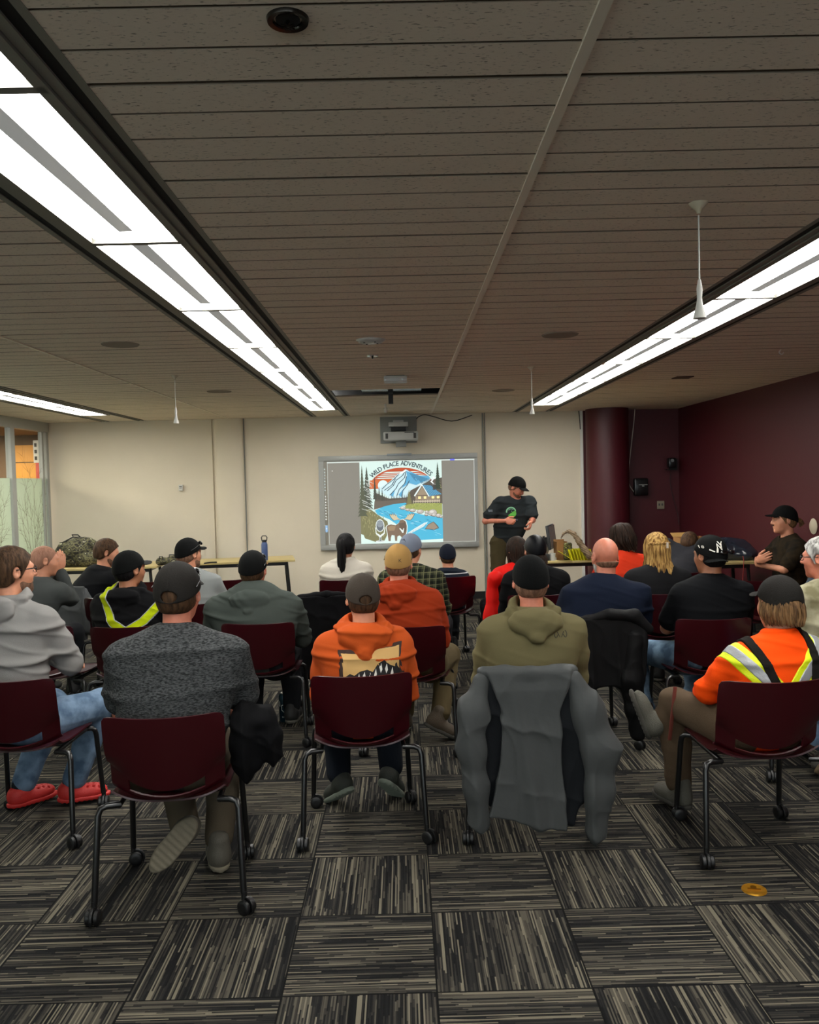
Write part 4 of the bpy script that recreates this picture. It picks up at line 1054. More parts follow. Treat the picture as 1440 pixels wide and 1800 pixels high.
def mane(n, m, L_, wave=.006, seed=1, r=.0062, back=-.13, spread=1.0, name='hair', thmax=2.2, low=-.15, capped=False):
    def sp(i, rd):
        th = rd.uniform(-thmax, thmax); dx, dy = math.sin(th), -math.cos(th); k = rd.uniform(.98, 1.12); ph = rd.uniform(0, 6); l2 = L_*rd.uniform(.8, 1.05)
        j = lambda s_: rd.uniform(-s_, s_)
        P = [(dx*.015, -.01+dy*.02, .119), (dx*.058, -.012+dy*.072, .092), (dx*.083*k, -.012+dy*.106*k, .02), (dx*.080*k, -.018+dy*.102*k, -.07)]
        yb = back if dy < .2 else .02
        nn_ = 4
        for q_ in range(1, nn_+1):
            t = q_/nn_; z = -.07-(l2-.07)*t
            P.append((dx*(.078-.02*t)*spread+wave*math.sin(ph+5*t), (-.018+dy*.1)*(1-min(1, t*1.6))+yb*min(1, t*1.6)*(.6+.4*abs(dy))+wave*math.cos(ph+5*t)+j(.012), z))
        if capped: P = [(dx*.074, -.014+dy*.095, -.03)]+P[3:]
        return [hw(c, q_) for q_ in P]
    return locks(c, n, m, sp, seed, name, r)
c = person('p18', 'long brown haired person in a red jacket, right beside the standing speaker', (.94, 7.16), 8, (.965, 7.22, 1.139), hyaw=22, pitch=4, hs=.9, sw=.165, b=.9, arms='lap',
           skin='fair', top='jacket', topmat=cloth('bright_red_nylon', 'c8140e', rough=.5), collar=True, hair='full', hairm=HD, vox=.007)
mane(150, HD, .27, .008, 3, r=.0075)
spectacles(c, BLACK)
c = person('p19', 'person in black jacket and glossy black cap with long dark hair', (.985, 6.38), 0, (1.005, 6.44, 1.199), hyaw=6, hs=.93, sw=.19, b=1.05, arms='lap',
           skin='fair', top='jacket', topmat=cloth('black_fleece', '09090b'), collar=True, hair='short', hairm=HD, cap=dict(m=cloth('black_satin_cap', '0c0d10', rough=.35)), vox=.007, face=False)
mane(120, HD, .17, .006, 7, r=.007, thmax=1.5, capped=True)
c = person('p20', 'person with tousled dark brown hair in a red orange wide necked top', (1.86, 7.24), 0, (1.905, 7.34, 1.225), hyaw=18, pitch=12, roll=-6, hs=.95, sw=.178, b=.95, arms='lap',
           skin='fair', top='top', topmat=cloth('red_orange_jersey', 'c23218'), hair='full', hairm=HD, vox=.007, necklow=-.0)
def tous(i, rd):
    th = rd.uniform(-2.3, 2.3); dx, dy = math.sin(th), -math.cos(th); k = rd.uniform(1.0, 1.16)
    return [hw(c, q_) for q_ in ((dx*.02+rd.uniform(-.02, .02), rd.uniform(-.03, .02), .118), (dx*.066*k, -.012+dy*.08*k, .085*k), (dx*.086*k, -.012+dy*.108*k, .02+rd.uniform(-.02, .02)), (dx*.082*k+rd.uniform(-.02, .02), -.016+dy*.108*k, -.06), (dx*.06+.02+rd.uniform(-.02, .02), -.03+dy*.09, -.105-rd.uniform(0, .05)))]
locks(c, 190, HD, tous, 8, r=.0068)
c = person('p21', 'person with long wavy blonde hair pinned back, in a black top', (1.885, 6.27), 0, (1.905, 6.34, 1.205), hyaw=14, hs=.95, sw=.188, b=1.0, arms='lap',
           skin='fair', top='top', topmat=cloth('black_rib_knit', '141416'), hair='full', hairm=HBL, vox=.007, fold=.003)
mane(230, HBL, .42, .017, 11, r=.0072, back=-.15, spread=1.15, name='hair')
rope = [hw(c, (.092*math.sin(a), -.014-.112*math.cos(a), .035+.012*math.cos(a))) for a in np.linspace(-1.3, 1.3, 14)]
m_ = MB(); m_.tube([Vector(p)+Vector((0, 0, .004*math.sin(i*2.2))) for i, p in enumerate(rope)], .0085, 6); m_.tube([Vector(p)+Vector((0, -.006*math.cos(i*2.2), -.005*math.sin(i*2.2))) for i, p in enumerate(rope)], .0085, 6)
m_.build('braid', HBL, c['root']); m_ = MB(); m_.tube([Vector(hw(c, (.02, -.137, .055))), Vector(hw(c, (.02, -.139, .01)))], .009, 8); m_.build('hair_tie', mat('pale_hair_tie', 'b5a99a', .8), c['root'])
c = person('p25', 'person in charcoal bent far forward beside the long blonde hair', (2.36, 7.50), -28, (2.68, 7.86, 1.105), hyaw=-10, pitch=30, hs=.93, sw=.195, b=1.15, arms='knees',
           skin='fair', top='sweater', topmat=cloth('charcoal_jersey', '26262a'), hair='short', hairm=HB, vox=.0075, hzs=.98, face=False, legs={'K1': (.13, .42, .49)})
c = person('p24', 'person in slate blue, only a shoulder showing at the right edge', (3.02, 5.90), 14, (3.16, 6.02, 1.22), hyaw=30, hs=.95, sw=.205, b=1.15, arms='lap',
           skin='fair', top='shirt', topmat=cloth('slate_blue_jersey', '39434c'), hair='short', hairm=HB, vox=.008, hzs=.93)
c = person('p23', 'person in black cap sitting sideways with folded arms against the maroon wall', (3.42, 7.50), 90, (3.405, 7.5, 1.335), hyaw=0, pitch=2, hs=1.0, sw=.20, b=1.05,
           skin='fair', top='shirt', topmat=cloth('dark_brown_camo_shirt', '15110b', col2='2a2114', vscale=18), sleeve='short', collar=True, hair='short', hairm=HLB, cap=dict(m=BK), legmat=cloth('dark_olive_trousers', '25200f'), vox=.006,
           over={'E-1': (-.23, .12, .80), 'W-1': (.02, .24, .82), 'H-1': dict(d=(.9, -.15, .15), n=(.0, -1, .2), s=(0, .1, 1), curl=.3), 'E1': (.23, .12, .80), 'W1': (-.06, .27, .86), 'H1': dict(d=(-.8, -.2, .35), n=(0, -1, 0), s=(.1, .3, 1), curl=.25)}, hip=(0, .02, .52))
eyes(c); brows(c, HB)
c['hp']('moustache', chain([(-.028, .082, -.050), (0, .096, -.042), (.028, .082, -.050)], [.004, .007, .004], .003), HLB, .0035)
locks(c, 30, HLB, lambda i, rd: [hw(c, q_) for q_ in ((0, -.11, -.01), (rd.uniform(-.02, .02), -.14, -.01+rd.uniform(-.02, .02)), (rd.uniform(-.03, .03), -.155+rd.uniform(-.02, .0), -.04), (rd.uniform(-.02, .02), -.14, -.07))], 3, name='tied_hair', r=.005)
# the speaker --------------------------------------------------------
lc, yw = (1.20, 9.86), 194
def W_(x, y, z): return wl(lc, yw, (x, y, z))
c = person('p22', 'standing person in charcoal t-shirt with green emblem, looking down', lc, yw, (1.335, 9.80, 1.655), hyaw=34, pitch=34, roll=0, hs=.96, sw=.19, b=1.12, standing=True,
           skin='pink', top='t_shirt', topmat=cloth('charcoal_jersey_tee', '222628'), sleeve='short', collar=True, hair='short', hairm=HSH, cap=dict(m=BK), legmat=cloth('olive_brown_trousers', '3d3522', bump=.5), shoemat=mat('boot_brown', '43382a'), hip=(0, 0, .88), hzs=1.37, vox=.0062, fold=.005,
           over={'hem': .90, 'E1': W_(.955, 9.78, 1.16), 'W1': W_(1.16, 9.60, 1.165), 'H1': dict(d=np.array(W_(1.30, 9.56, 1.15))-np.array(W_(1.16, 9.60, 1.165)), n=(0, -.8, -.4), s=(0, -.2, 1), curl=.75),
                 'E-1': W_(1.50, 9.76, 1.16), 'W-1': W_(1.455, 9.55, 1.15), 'H-1': dict(d=np.array(W_(1.42, 9.50, 1.06))-np.array(W_(1.455, 9.55, 1.15)), n=(.8, 0, -.2), s=(.2, .6, .5), curl=.7)},
           legs={'K1': (.13, .03, .50), 'A1': (.17, .0, .09), 'F1': (.25, 1, 0), 'K-1': (-.11, .05, .50), 'A-1': (-.12, .03, .09), 'F-1': (-.2, 1, 0)})
eyes(c); brows(c, HB); beard(c, HSH, .0025)
GRN = mat('print_green', '4f9a35', .8); LG = mat('print_pale_green', '7fb890', .8); TXT = mat('print_grey', '8a8aa0', .8)
shp = []
def arc(r0, r1, a0, a1, ox=0, oy=0, n=14):
    A_ = [math.radians(a0+(a1-a0)*i/n) for i in range(n+1)]
    return [(ox+r1*math.cos(a), oy+r1*math.sin(a)) for a in A_]+[(ox+r0*math.cos(a), oy+r0*math.sin(a)) for a in A_[::-1]]
for P_, mi in ((arc(.043, .056, 10, 190), 1), (arc(.030, .036, 40, 150), 1), ([(.020, .0), (.052, .018), (.056, -.03), (.040, -.055), (.02, -.072), (-.012, -.072), (-.040, -.042), (-.01, -.02)], 0), ([(.0, .012), (.012, .004), (.004, .0)], 1), ([(-.07, -.098), (-.01, -.115), (-.01, -.130), (-.07, -.116)], 0)):
    V, F_ = fine2d(P_, .012); shp.append((V, F_, mi, .001))
V, F_ = text2d('A·RCHIC OU', .026); shp.append((V, [f for f in F_], 2, .001))
shp[-1] = ([(x, y-.088-.12*x) for x, y in V], F_, 2, .001)
# seen from the front the letters run from the wearer's right to left
decal('shirt_emblem', shp, c['shirt'], (-.01, .45, 1.265), (-1, 0, 0), (0, 0, 1), (0, -1, 0), [GRN, LG, TXT], c['root'])
fl = []
V, F_ = fine2d([(-.022, -.014), (.022, -.014), (.022, .014), (-.022, .014)], .01); fl.append((V, F_, 0, .0))
for k in range(4): V, F_ = fine2d([(-.022, -.012+k*.007), (.022, -.012+k*.007), (.022, -.009+k*.007), (-.022, -.009+k*.007)], .01); fl.append((V, F_, 1, .001))
decal('sleeve_flag', fl, c['shirt'], (.215, .45, 1.28), (-1, 0, 0), (0, 0, 1), (0, -1, 0), [mat('flag_grey', '4c5258'), mat('flag_dark', '22262a')], c['root'])
# ------------------------------------------------------------------ board and picture
WB = mat('board_frame', '9c9d99', .45, .2); WS = mat('board_surface', '8c877b', .35)
bx0, bx1, bz0, bz1, by = -1.142, 1.036, .722, 2.012, 11.555
brd = empty('whiteboard', ((bx0+bx1)/2, 11.57, bz0), 0, 'large grey framed interactive whiteboard on the cream wall showing a picture', 'whiteboard')
cx_ = (bx0+bx1)/2
def rel(x, z): return x-cx_, z-bz0
m = MB(); w_, h_ = bx1-bx0, bz1-bz0
m.box((0, -.012, h_-.035), (w_, .035, .07), bev=.008); m.box((0, -.012, .035), (w_, .035, .07), bev=.008); m.box((-w_/2+.035, -.012, h_/2), (.07, .035, h_-.14)); m.box((w_/2-.02, -.012, h_/2), (.04, .035, h_-.14)); m.build('frame', WB, brd)
m = MB(); m.box((0, 0, h_/2), (w_-.06, .02, h_-.06)); m.build('board_surface', WS, brd)
def scr(name, hexc, k=1.0):  # picture colours emit, standing in for the projector beam
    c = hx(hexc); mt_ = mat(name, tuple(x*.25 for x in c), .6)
    b_ = mt_.node_tree.nodes['Principled BSDF']; b_.inputs['Emission Color'].default_value = (*c, 1); b_.inputs['Emission Strength'].default_value = SLIDE_GLOW*k
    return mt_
P = {}
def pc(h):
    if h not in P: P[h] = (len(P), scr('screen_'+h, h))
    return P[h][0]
art = MB(); lay = [0]
Y0 = -.0125
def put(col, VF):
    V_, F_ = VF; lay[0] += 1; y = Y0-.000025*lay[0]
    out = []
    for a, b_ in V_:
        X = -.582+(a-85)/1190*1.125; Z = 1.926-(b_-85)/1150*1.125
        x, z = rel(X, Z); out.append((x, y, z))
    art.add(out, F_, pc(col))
def pg(col, *pts): put(col, poly2d(list(pts)))
def rc(col, x0, y0, x1, y1): pg(col, (x0, y0), (x1, y0), (x1, y1), (x0, y1))
def cir(col, cx, cy, rx, ry=None, a0=0, a1=360, n=28):
    ry = ry or rx; pg(col, *[(cx+rx*math.cos(math.radians(a0+(a1-a0)*i/n)), cy+ry*math.sin(math.radians(a0+(a1-a0)*i/n))) for i in range(n if a1-a0 == 360 else n+1)])
# desktop area around the slide
rc('848077', -385, 95, 1760, 1240)
rc('c9d2cc', -385, 78, 1760, 96); rc('b9beb6', -385, 78, -377, 1240); rc('c9cdc8', 1742, 90, 1750, 1240); rc('b5b9b2', -385, 1232, 1760, 1240)
rc('6a6fe0', 1400, 72, 1465, 96)
for i in range(8): rc('c9d8d4', -430, 170+i*42, -414, 188+i*42)
for i in range(9): cir('d5d9d2', -418, 560+i*40, 10)
rc('8fb4d8', -432, 965, -398, 1060); cir('d9dfe6', -415, 1010, 10); cir('e5e5e0', -310, 205, 7)
rc('d4ebe4', 85, 85, 1275, 1235)
# sun and sky bands
cir('b9512f', 690, 470, 470, 290, 180, 360)
for y0, y1, xa, xb in ((236, 250, 420, 960), (262, 272, 380, 1010), (288, 300, 330, 1060), (316, 330, 300, 1000)):
    pg('d4ebe4', (xa, y1), (xa+60, y0), (xb-70, y0-4), (xb, y0+4), (xb-90, y1-2))
pg('c96a3a', (225, 470), (225, 350), (560, 335), (520, 470))
cir('d9f0ee', 420, 425, 75)
# mountain
pg('c8e4ea', (330, 480), (520, 370), (640, 270), (755, 205), (830, 260), (900, 275), (960, 300), (1080, 300), (1110, 350), (900, 560), (700, 620), (520, 600))
for q_ in (((755, 205), (770, 300), (740, 380), (690, 470), (800, 400), (900, 430), (1110, 340), (1080, 300), (960, 300), (900, 275)), ((640, 560), (720, 470), (690, 600)), ((520, 560), (600, 470), (560, 590))): pg('5fa9cf', *q_)
random.seed(12)
for i in range(26):
    x = 800+i*12; y = 250+i*4; L_ = 60+random.random()*90
    pg('2f5d7c', (x, y), (x+6, y+2), (x+L_*.75, y+L_), (x+L_*.75-3, y+L_+3))
for a in (((752, 210), (700, 290), (610, 350), (560, 430), (470, 500)), ((752, 230), (730, 320), (640, 400), (600, 470), (510, 560)), ((650, 270), (560, 350), (480, 400), (400, 470)), ((760, 300), (730, 400), (650, 480), (610, 570)), ((800, 360), (760, 430), (700, 500), (680, 580)), ((600, 330), (540, 420), (430, 490))):
    for i in range(len(a)-1):
        (x0, y0), (x1, y1) = a[i], a[i+1]; pg('3c4c58', (x0, y0), (x0+9, y0+4), (x1+12, y1+5), (x1, y1))
pg('eef8f6', (640, 272), (755, 205), (830, 258), (760, 222), (745, 240), (700, 262))
# distant forest
def conifer(col, x, yb, yt, w, n=6, put_=pg):
    pts = []; 
    for i in range(n):
        t0 = (i+1)/n; pts.append((x-w*t0, yt+(yb-yt)*t0)); pts.append((x-w*t0*.55, yt+(yb-yt)*(t0-.02)))
    L_ = [(x, yt)]+pts; Rr = [(2*x-a, b_) for a, b_ in pts[::-1]]; put_(col, *(L_+Rr))
pg('5c554c', (290, 520), (500, 610), (760, 600), (820, 500), (1120, 360), (1275, 330), (1275, 700), (300, 720))
for i in range(34):
    x = 300+i*24+random.uniform(-6, 6); base = np.interp(x, [300, 500, 740, 1110], [560, 640, 620, 440]); conifer('554e46', x, base+20, base-random.uniform(40, 90), 13, 5)
pg('6a6258', (290, 640), (480, 640), (740, 620), (760, 680), (560, 690), (280, 760))
# river
pg('4fb3d4', (290, 770), (420, 720), (560, 690), (740, 672), (760, 690), (640, 740), (800, 800), (1000, 850), (1275, 900), (1275, 1220), (740, 1200), (640, 1000), (500, 900), (330, 830))
for i in range(60):
    t = random.random(); x = random.uniform(330, 1200); y = np.interp(x, [330, 600, 900, 1275], [760, 790, 900, 1000])+random.uniform(-40, 190)*(.3+.7*(x-300)/900); L_ = random.uniform(30, 110)
    if y > 1195: continue
    pg(random.choice(['bfe6ee', '2d7fa8', '8fd4e6', '2a6d94']), (x, y), (x+L_*.5, y+L_*.10), (x+L_, y+L_*.35), (x+L_*.5, y+L_*.10+6))
pg('e6f5f5', (760, 1100), (860, 1040), (1010, 960), (1060, 950), (1000, 1010), (800, 1110)) 
for i in range(16): x = 770+i*17; pg('3b5a66', (x, 1095-i*9), (x+4, 1095-i*9), (x-4, 1130-i*9), (x-8, 1130-i*9))
pg('d4ebe4', (640, 1235), (900, 1205), (1275, 1190), (1275, 1235))
# right bank, rocks, house
pg('9aa25a', (760, 700), (900, 680), (1270, 690), (1270, 860), (1000, 790), (700, 750))
for i in range(40):
    x = random.uniform(780, 1240); y = random.uniform(690, 760); pg(random.choice(['c4c878', '6f7a3e']), (x, y), (x+4, y-16), (x+8, y))
for x, y, rx, ry in ((700, 745, 40, 20), (770, 770, 30, 16), (840, 780, 45, 22), (950, 800, 48, 26), (1045, 808, 26, 20), (1040, 845, 25, 16), (1130, 820, 62, 44), (1150, 850, 34, 22), (1215, 862, 38, 26), (1250, 880, 20, 14)):
    cir('55504a', x, y+3, rx+4, ry+4, n=14); cir('b9b3ac', x, y, rx, ry, n=12); cir('dcd7d0', x-rx*.2, y-ry*.3, rx*.5, ry*.4, n=10)
pg('554e48', (1012, 1050), (1060, 985), (1140, 945), (1195, 1000), (1220, 1040), (1150, 1062)); pg('9a8a78', (1022, 1044), (1064, 990), (1138, 952), (1180, 1000), (1205, 1036), (1150, 1054))
conifer('7a7650', 795, 700, 490, 50, 8); conifer('8f8a62', 1225, 480, 280, 50, 8); conifer('3c463a', 1215, 500, 110, 55, 11)
pg('6d5f50', (880, 580), (985, 440), (1080, 580), (1250, 575), (1250, 670), (880, 670))
for i in range(6): rc('a59580', 886, 586+i*15, 1245, 594+i*15)
pg('9a8a74', (905, 570), (985, 455), (1060, 570))
pg('5fa0c4', (985, 428), (1110, 440), (1268, 565), (1085, 590)); 
for i in range(7): pg('34607c', (1000+i*22, 430+i*1), (1006+i*22, 430+i*1), (1106+i*24, 588-i*3), (1098+i*24, 588-i*3))
pg('e4f1f0', (975, 420), (990, 430), (880, 590), (864, 575)); pg('e4f1f0', (975, 420), (990, 425), (1092, 590), (1078, 596))
for x in (925, 1005, 1120, 1195): rc('4a3f36', x-3, 585, x+43, 628); rc('ffe9a8', x, 588, x+40, 624)
rc('d8cdb4', 850, 655, 1240, 662)
for i in range(16): rc('d8cdb4', 855+i*25, 640, 860+i*25, 685)
rc('4a4643', 1142, 425, 1180, 500); rc('8a8680', 1138, 418, 1184, 430)
for a in (((1150, 415), (1120, 385), (1150, 350)), ((1150, 350), (1165, 335), (1140, 315))):
    pg('f2f8f6', (a[0][0]-10, a[0][1]), (a[1][0]-12, a[1][1]), (a[2][0]-8, a[2][1]), (a[2][0]+10, a[2][1]), (a[1][0]+14, a[1][1]), (a[0][0]+12, a[0][1]))
# left conifers and bank
pg('7d7a56', (85, 720), (240, 760), (330, 830), (470, 930), (500, 1050), (420, 1200), (300, 1215), (130, 1170), (85, 1100))
for i in range(110):
    x = random.uniform(95, 450); y = random.uniform(790, 1150)
    if x > 300 and y < 700+(x-250)*1.1: continue
    pg(random.choice(['a8a678', '5c5f3e', 'c0b98a', '6f7348']), (x, y), (x+random.uniform(-14, 14), y-random.uniform(30, 70)), (x+6, y))
conifer('45483e', 300, 620, 290, 34, 9); conifer('4c4f45', 360, 620, 430, 22, 6); conifer('4c4f45', 405, 640, 450, 20, 6)
conifer('4a5044', 185, 760, 150, 95, 13); conifer('565a48', 118, 860, 130, 75, 14)
for i in range(26):
    x = 130+random.random()*120; y = 330+i*17; pg('cfd3ce', (x-35, y), (x+38, y+26), (x+50, y+34), (x-30, y+9))
pg('d4ebe4', (85, 1100), (120, 1110), (140, 1160), (300, 1215), (640, 1225), (640, 1236), (85, 1236))
# moose
M1 = [(455, 1010), (470, 985), (520, 972), (590, 985), (640, 950), (650, 920), (690, 905), (735, 935), (752, 1000), (745, 1080), (735, 1110), (715, 1140), (700, 1200), (672, 1205), (668, 1150), (640, 1130), (610, 1145), (606, 1205), (575, 1205), (570, 1130), (530, 1120), (515, 1160), (512, 1205), (480, 1205), (470, 1110)]
cx0, cy0 = 600, 1060
pg('e4efec', *[(cx0+(x-cx0)*1.07, cy0+(y-cy0)*1.05) for x, y in M1]); pg('7d6a58', *M1)
pg('9a8468', (470, 1010), (530, 985), (590, 1000), (570, 1060), (490, 1060)); pg('64564a', (640, 960), (735, 945), (745, 1060), (690, 1110), (650, 1060))
pg('dfe8e4', (640, 1030), (655, 1028), (690, 1060), (700, 1030), (712, 1030), (700, 1095), (684, 1095))
for s_ in (-1, 1):
    A_ = [(0, 0), (40, -10), (110, 0), (140, -25), (180, -90), (165, -75), (158, -92), (142, -70), (130, -95), (112, -70), (96, -88), (85, -60), (70, -78), (62, -50), (45, -30)]
    pts = [(685+s_*(14+x*.95), 915+y*.98) for x, y in A_]
    pg('4b4038', *[(685+(x-685)*1.05, 885+(y-885)*1.1) for x, y in pts]); pg('cdbf9f', *pts)
# microphone
cir('e8f2f0', 362, 985, 62, 88); cir('5f666c', 362, 985, 52, 78); cir('9aa2a8', 362, 960, 44, 50)
for i in range(8): rc('6a7278', 322, 925+i*16, 402, 930+i*16)
pg('dfe8e6', (290, 1010), (302, 1010), (310, 1085), (362, 1120), (414, 1085), (426, 1010), (438, 1010), (428, 1100), (375, 1145), (375, 1190), (430, 1200), (425, 1222), (300, 1222), (298, 1200), (348, 1190), (348, 1145), (298, 1100))
pg('5f666c', (355, 1150), (369, 1150), (369, 1195), (415, 1205), (312, 1205), (355, 1195))
# curved title
title = 'WILD PLACE ADVENTURES'; R_ = 640; cxx, cyy = 690, 760
wd = {'I': .42, ' ': .5, 'L': .78, 'W': 1.35, 'N': 1.05, 'D': 1.02, 'C': .98, 'A': 1.05, 'V': 1.0, 'U': 1.0, 'R': .92, 'P': .88}
ws = [wd.get(ch, .85) for ch in title]; tot = sum(ws); acc_ = 0
for ch, w__ in zip(title, ws):
    a = math.radians(-43+86*((acc_+w__/2)/tot)); acc_ += w__
    if ch == ' ': continue
    V_, F_ = text2d(ch, 92); ca, sa = math.cos(a), math.sin(a)
    px_, py_ = cxx+R_*math.sin(a), cyy-R_*ca*1.0
    for dx_, dy_ in ((0, 0), (3, 0), (0, 3)):
        put('2b3a44', ([(px_+dx_+x*ca*.92+y*sa, py_+dy_+x*sa*.92-y*ca) for x, y in V_], F_))
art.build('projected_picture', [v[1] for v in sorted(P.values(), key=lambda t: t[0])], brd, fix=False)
m = MB(); m.box((.02, -.03, h_+.0), (.34, .05, .028), bev=.006); m.build('sensor_bar', mat('sensor_grey', '8d9498', .4), brd)

# projector on its wall plate
pj = empty('projector', (-.035, 11.58, 2.16), 0, 'white short throw projector on a grey wall plate above the whiteboard', 'projector')
m = MB(); m.box((-.0, 0, .19), (.50, .03, .36), bev=.004); m.build('wall_plate', mat('plate_grey', '7c7e7a', .5), pj)
m = MB(); m.box((.03, -.30, .085), (.46, .30, .115), bev=.02); m.build('case', mat('projector_white', 'a9a9a4', .45), pj)
for x in (-.155, .215): m = MB(); m.box((x, -.452, .085), (.035, .006, .07)); m.build('vent', mat('vent_dark', '3a3a38'), pj)
m = MB(); m.box((.145, -.452, .128), (.13, .006, .010)); m.build('vent_slot', mat('vent_dark', '3a3a38'), pj)
m = MB(); m.box((.0, -.25, .245), (.26, .20, .06), bev=.006); m.box((0, -.13, .28), (.14, .26, .05)); m.build('mount_arm', mat('projector_white', 'a9a9a4'), pj)
m = MB(); m.box((0, -.25, .185), (.20, .16, .05)); m.build('mount_joint', BLACK, pj)
m = MB(); m.box((.03, -.25, -.01), (.14, .12, .08), bev=.006); m.build('lens_housing', mat('plate_grey', '7c7e7a'), pj)
def cable(name, pts, r, mt_, label, cat='cable'):
    m = MB(); P_ = [Vector(p) for p in pts]; out = []
    for j in range(len(P_)-1):
        p0 = P_[max(j-1, 0)]; p1 = P_[j]; p2 = P_[j+1]; p3 = P_[min(j+2, len(P_)-1)]
        for u in (0, .25, .5, .75): out.append(.5*((2*p1)+(p2-p0)*u+(2*p0-5*p1+4*p2-p3)*u*u+(3*p1-p0-3*p2+p3)*u**3))
    out.append(P_[-1]); m.tube(out, r, 6); o = m.build(name, mt_); tag(o, label, cat); return o
BC = mat('black_cable', '141210', .6); WC = mat('white_cable', 'b5b0a6', .6)
cable('cable', [(.20, 11.57, 2.30), (.205, 11.575, 2.48), (.30, 11.57, 2.545), (.42, 11.57, 2.53), (.70, 11.585, 2.455), (.98, 11.585, 2.53)], .006, BC, 'thin dark cable sagging under the ceiling beside the projector')
cable('cable', [(3.14, 11.3, 2.55), (3.15, 11.40, 2.36), (3.13, 11.45, 2.1), (3.11, 11.50, 1.80), (3.11, 11.54, 1.55), (3.18, 11.54, 1.42)], .006, WC, 'pale cable hanging from the ceiling to the black box on the maroon wall')
cable('cable', [(3.70, 11.55, 1.75), (3.69, 11.585, 1.58), (3.72, 11.585, 1.37), (3.79, 11.585, 1.10), (3.80, 11.58, .95)], .005, mat('maroon_cable', '3a2024', .6), 'thin dark cable curving down the maroon corner')
cable('cable', [(2.44, 11.56, 2.55), (2.455, 11.565, 2.40), (2.46, 11.57, 2.3)], .006, BC, 'short black cable at the top of the pale corner trim')
# wall devices
t = empty('thermostat', (-3.036, 11.585, 1.59), 0, 'small white thermostat on the cream wall', 'thermostat')
m = MB(); m.box((0, -.012, .04), (.06, .03, .085), bev=.008); m.build('case', WHITEP, t); m = MB(); m.box((0, -.029, .055), (.035, .004, .012)); m.box((0, -.029, .035), (.035, .004, .006)); m.build('grille', mat('dark_grey_plastic', '4b4b49'), t)
t = empty('soap_dispenser', (3.27, 11.59, 1.37), 0, 'black wall box with a silver emblem on the maroon wall', 'wall box')
m = MB(); m.box((0, -.05, .12), (.19, .10, .24), bev=.02); m.build('case', mat('black_gloss_plastic', '08090a', .25), t)
m = MB(); m.box((.02, -.102, .15), (.12, .004, .012)); m.box((.02, -.102, .135), (.03, .004, .022)); m.build('emblem', ALU, t); t.name = 'wall_box'
t = empty('wall_camera', (3.68, 11.59, 1.72), 0, 'small black camera on a bracket near the maroon corner', 'camera')
m = MB(); m.box((0, -.10, .09), (.10, .12, .14), bev=.02); m.build('case', mat('black_gloss_plastic', '08090a'), t); m = MB(); m.lathe([(.0001, 0), (.022, 0), (.022, .02), (.0001, .02)], (-.01, -.165, .12), 14, R=Rx(PI/2)); m.build('lens', ALU, t)
m = MB(); m.box((.05, -.02, .07), (.10, .04, .16)); m.box((0, -.06, -.0), (.12, .10, .012)); m.build('bracket', BLACK, t)
t = empty('wall_socket', (3.556, 11.59, 1.19), 0, 'metal socket plate on the maroon wall', 'socket')
m = MB(); m.box((0, -.006, .045), (.10, .01, .11), bev=.003); m.build('plate', mat('socket_metal', '8f8572', .4, .3), t); m = MB(); m.box((-.02, -.013, .05), (.022, .005, .03)); m.box((.02, -.013, .05), (.022, .005, .03)); m.build('sockets', mat('dark_grey_plastic', '4b4b49'), t)
m = MB(); m.lathe([(.0001, 0), (.07, 0), (.075, .006), (.06, .016), (.0001, .018)], (3.818, 7.79, 1.135), 28, R=Ry(-PI/2)); o = m.build('wall_disc', mat('cream_plastic', 'b8ad95', .5)); tag(o, 'round cream disc on the maroon wall at the right edge', 'wall disc')
# ---- ceiling fittings
CHR = mat('dark_chrome', '3a3733', .2, .9)
def at_c(x, y): return (x, y, ZC)
t = empty('sprinkler', (-.203, 1.69, ZC), 0, 'recessed sprinkler with dark metal ring, top of the picture', 'sprinkler')
m = MB(); m.lathe([(.018, .03), (.024, .03), (.026, .002), (.030, -.006), (.040, -.007), (.042, .0), (.042, .004), (.020, .006)], (0, 0, 0), 32); m.build('ring', CHR, t)
m = MB(); m.lathe([(.004, .03), (.004, -.012), (.006, -.014), (.0001, -.016)], (0, 0, 0), 10)
for i in range(10): a = i*PI/5; m.box((.010*math.cos(a), .010*math.sin(a), -.015), (.010, .003, .0015), Rz(a))
m.build('deflector', CHR, t); m = MB(); m.lathe([(.0001, .004), (.024, .004), (.024, .006), (.0001, .006)], (0, 0, -.0075), 24); m.build('recess', DARK, t)  # dark disc painted as the shade of the hollow
t = empty('ceiling_disc', (-.18, 5.44, ZC), 0, 'pale round ceiling sensor with small dark dots', 'sensor')
m = MB(); m.lathe([(.0001, -.022), (.07, -.020), (.092, -.006), (.095, .0)], (0, 0, 0), 36); m.build('case', mat('pale_grey_plastic', 'b4b6b2', .4), t)
m = MB()
for a in range(4): m.box((.05*math.cos(a*1.57+.6), .05*math.sin(a*1.57+.6), -.022), (.012, .012, .004))
m.build('dots', BLACK, t)
t = empty('sprinkler', (-.193, 6.12, ZC), 0, 'small bright ringed sprinkler between the round sensor and the ceiling box', 'sprinkler')
m = MB(); m.lathe([(.020, .004), (.022, -.004), (.040, -.006), (.042, 0)], (0, 0, 0), 28); m.build('ring', mat('bright_metal', 'c9c7c2', .25, .7), t); m = MB(); m.lathe([(.006, .01), (.006, -.02), (.014, -.022), (.0001, -.024)], (0, 0, 0), 10); m.build('deflector', CHR, t)
t = empty('smoke_detector', (-.038, 7.33, ZC), 0, 'grey rectangular box fixed to the ceiling with two small lamps', 'ceiling box')
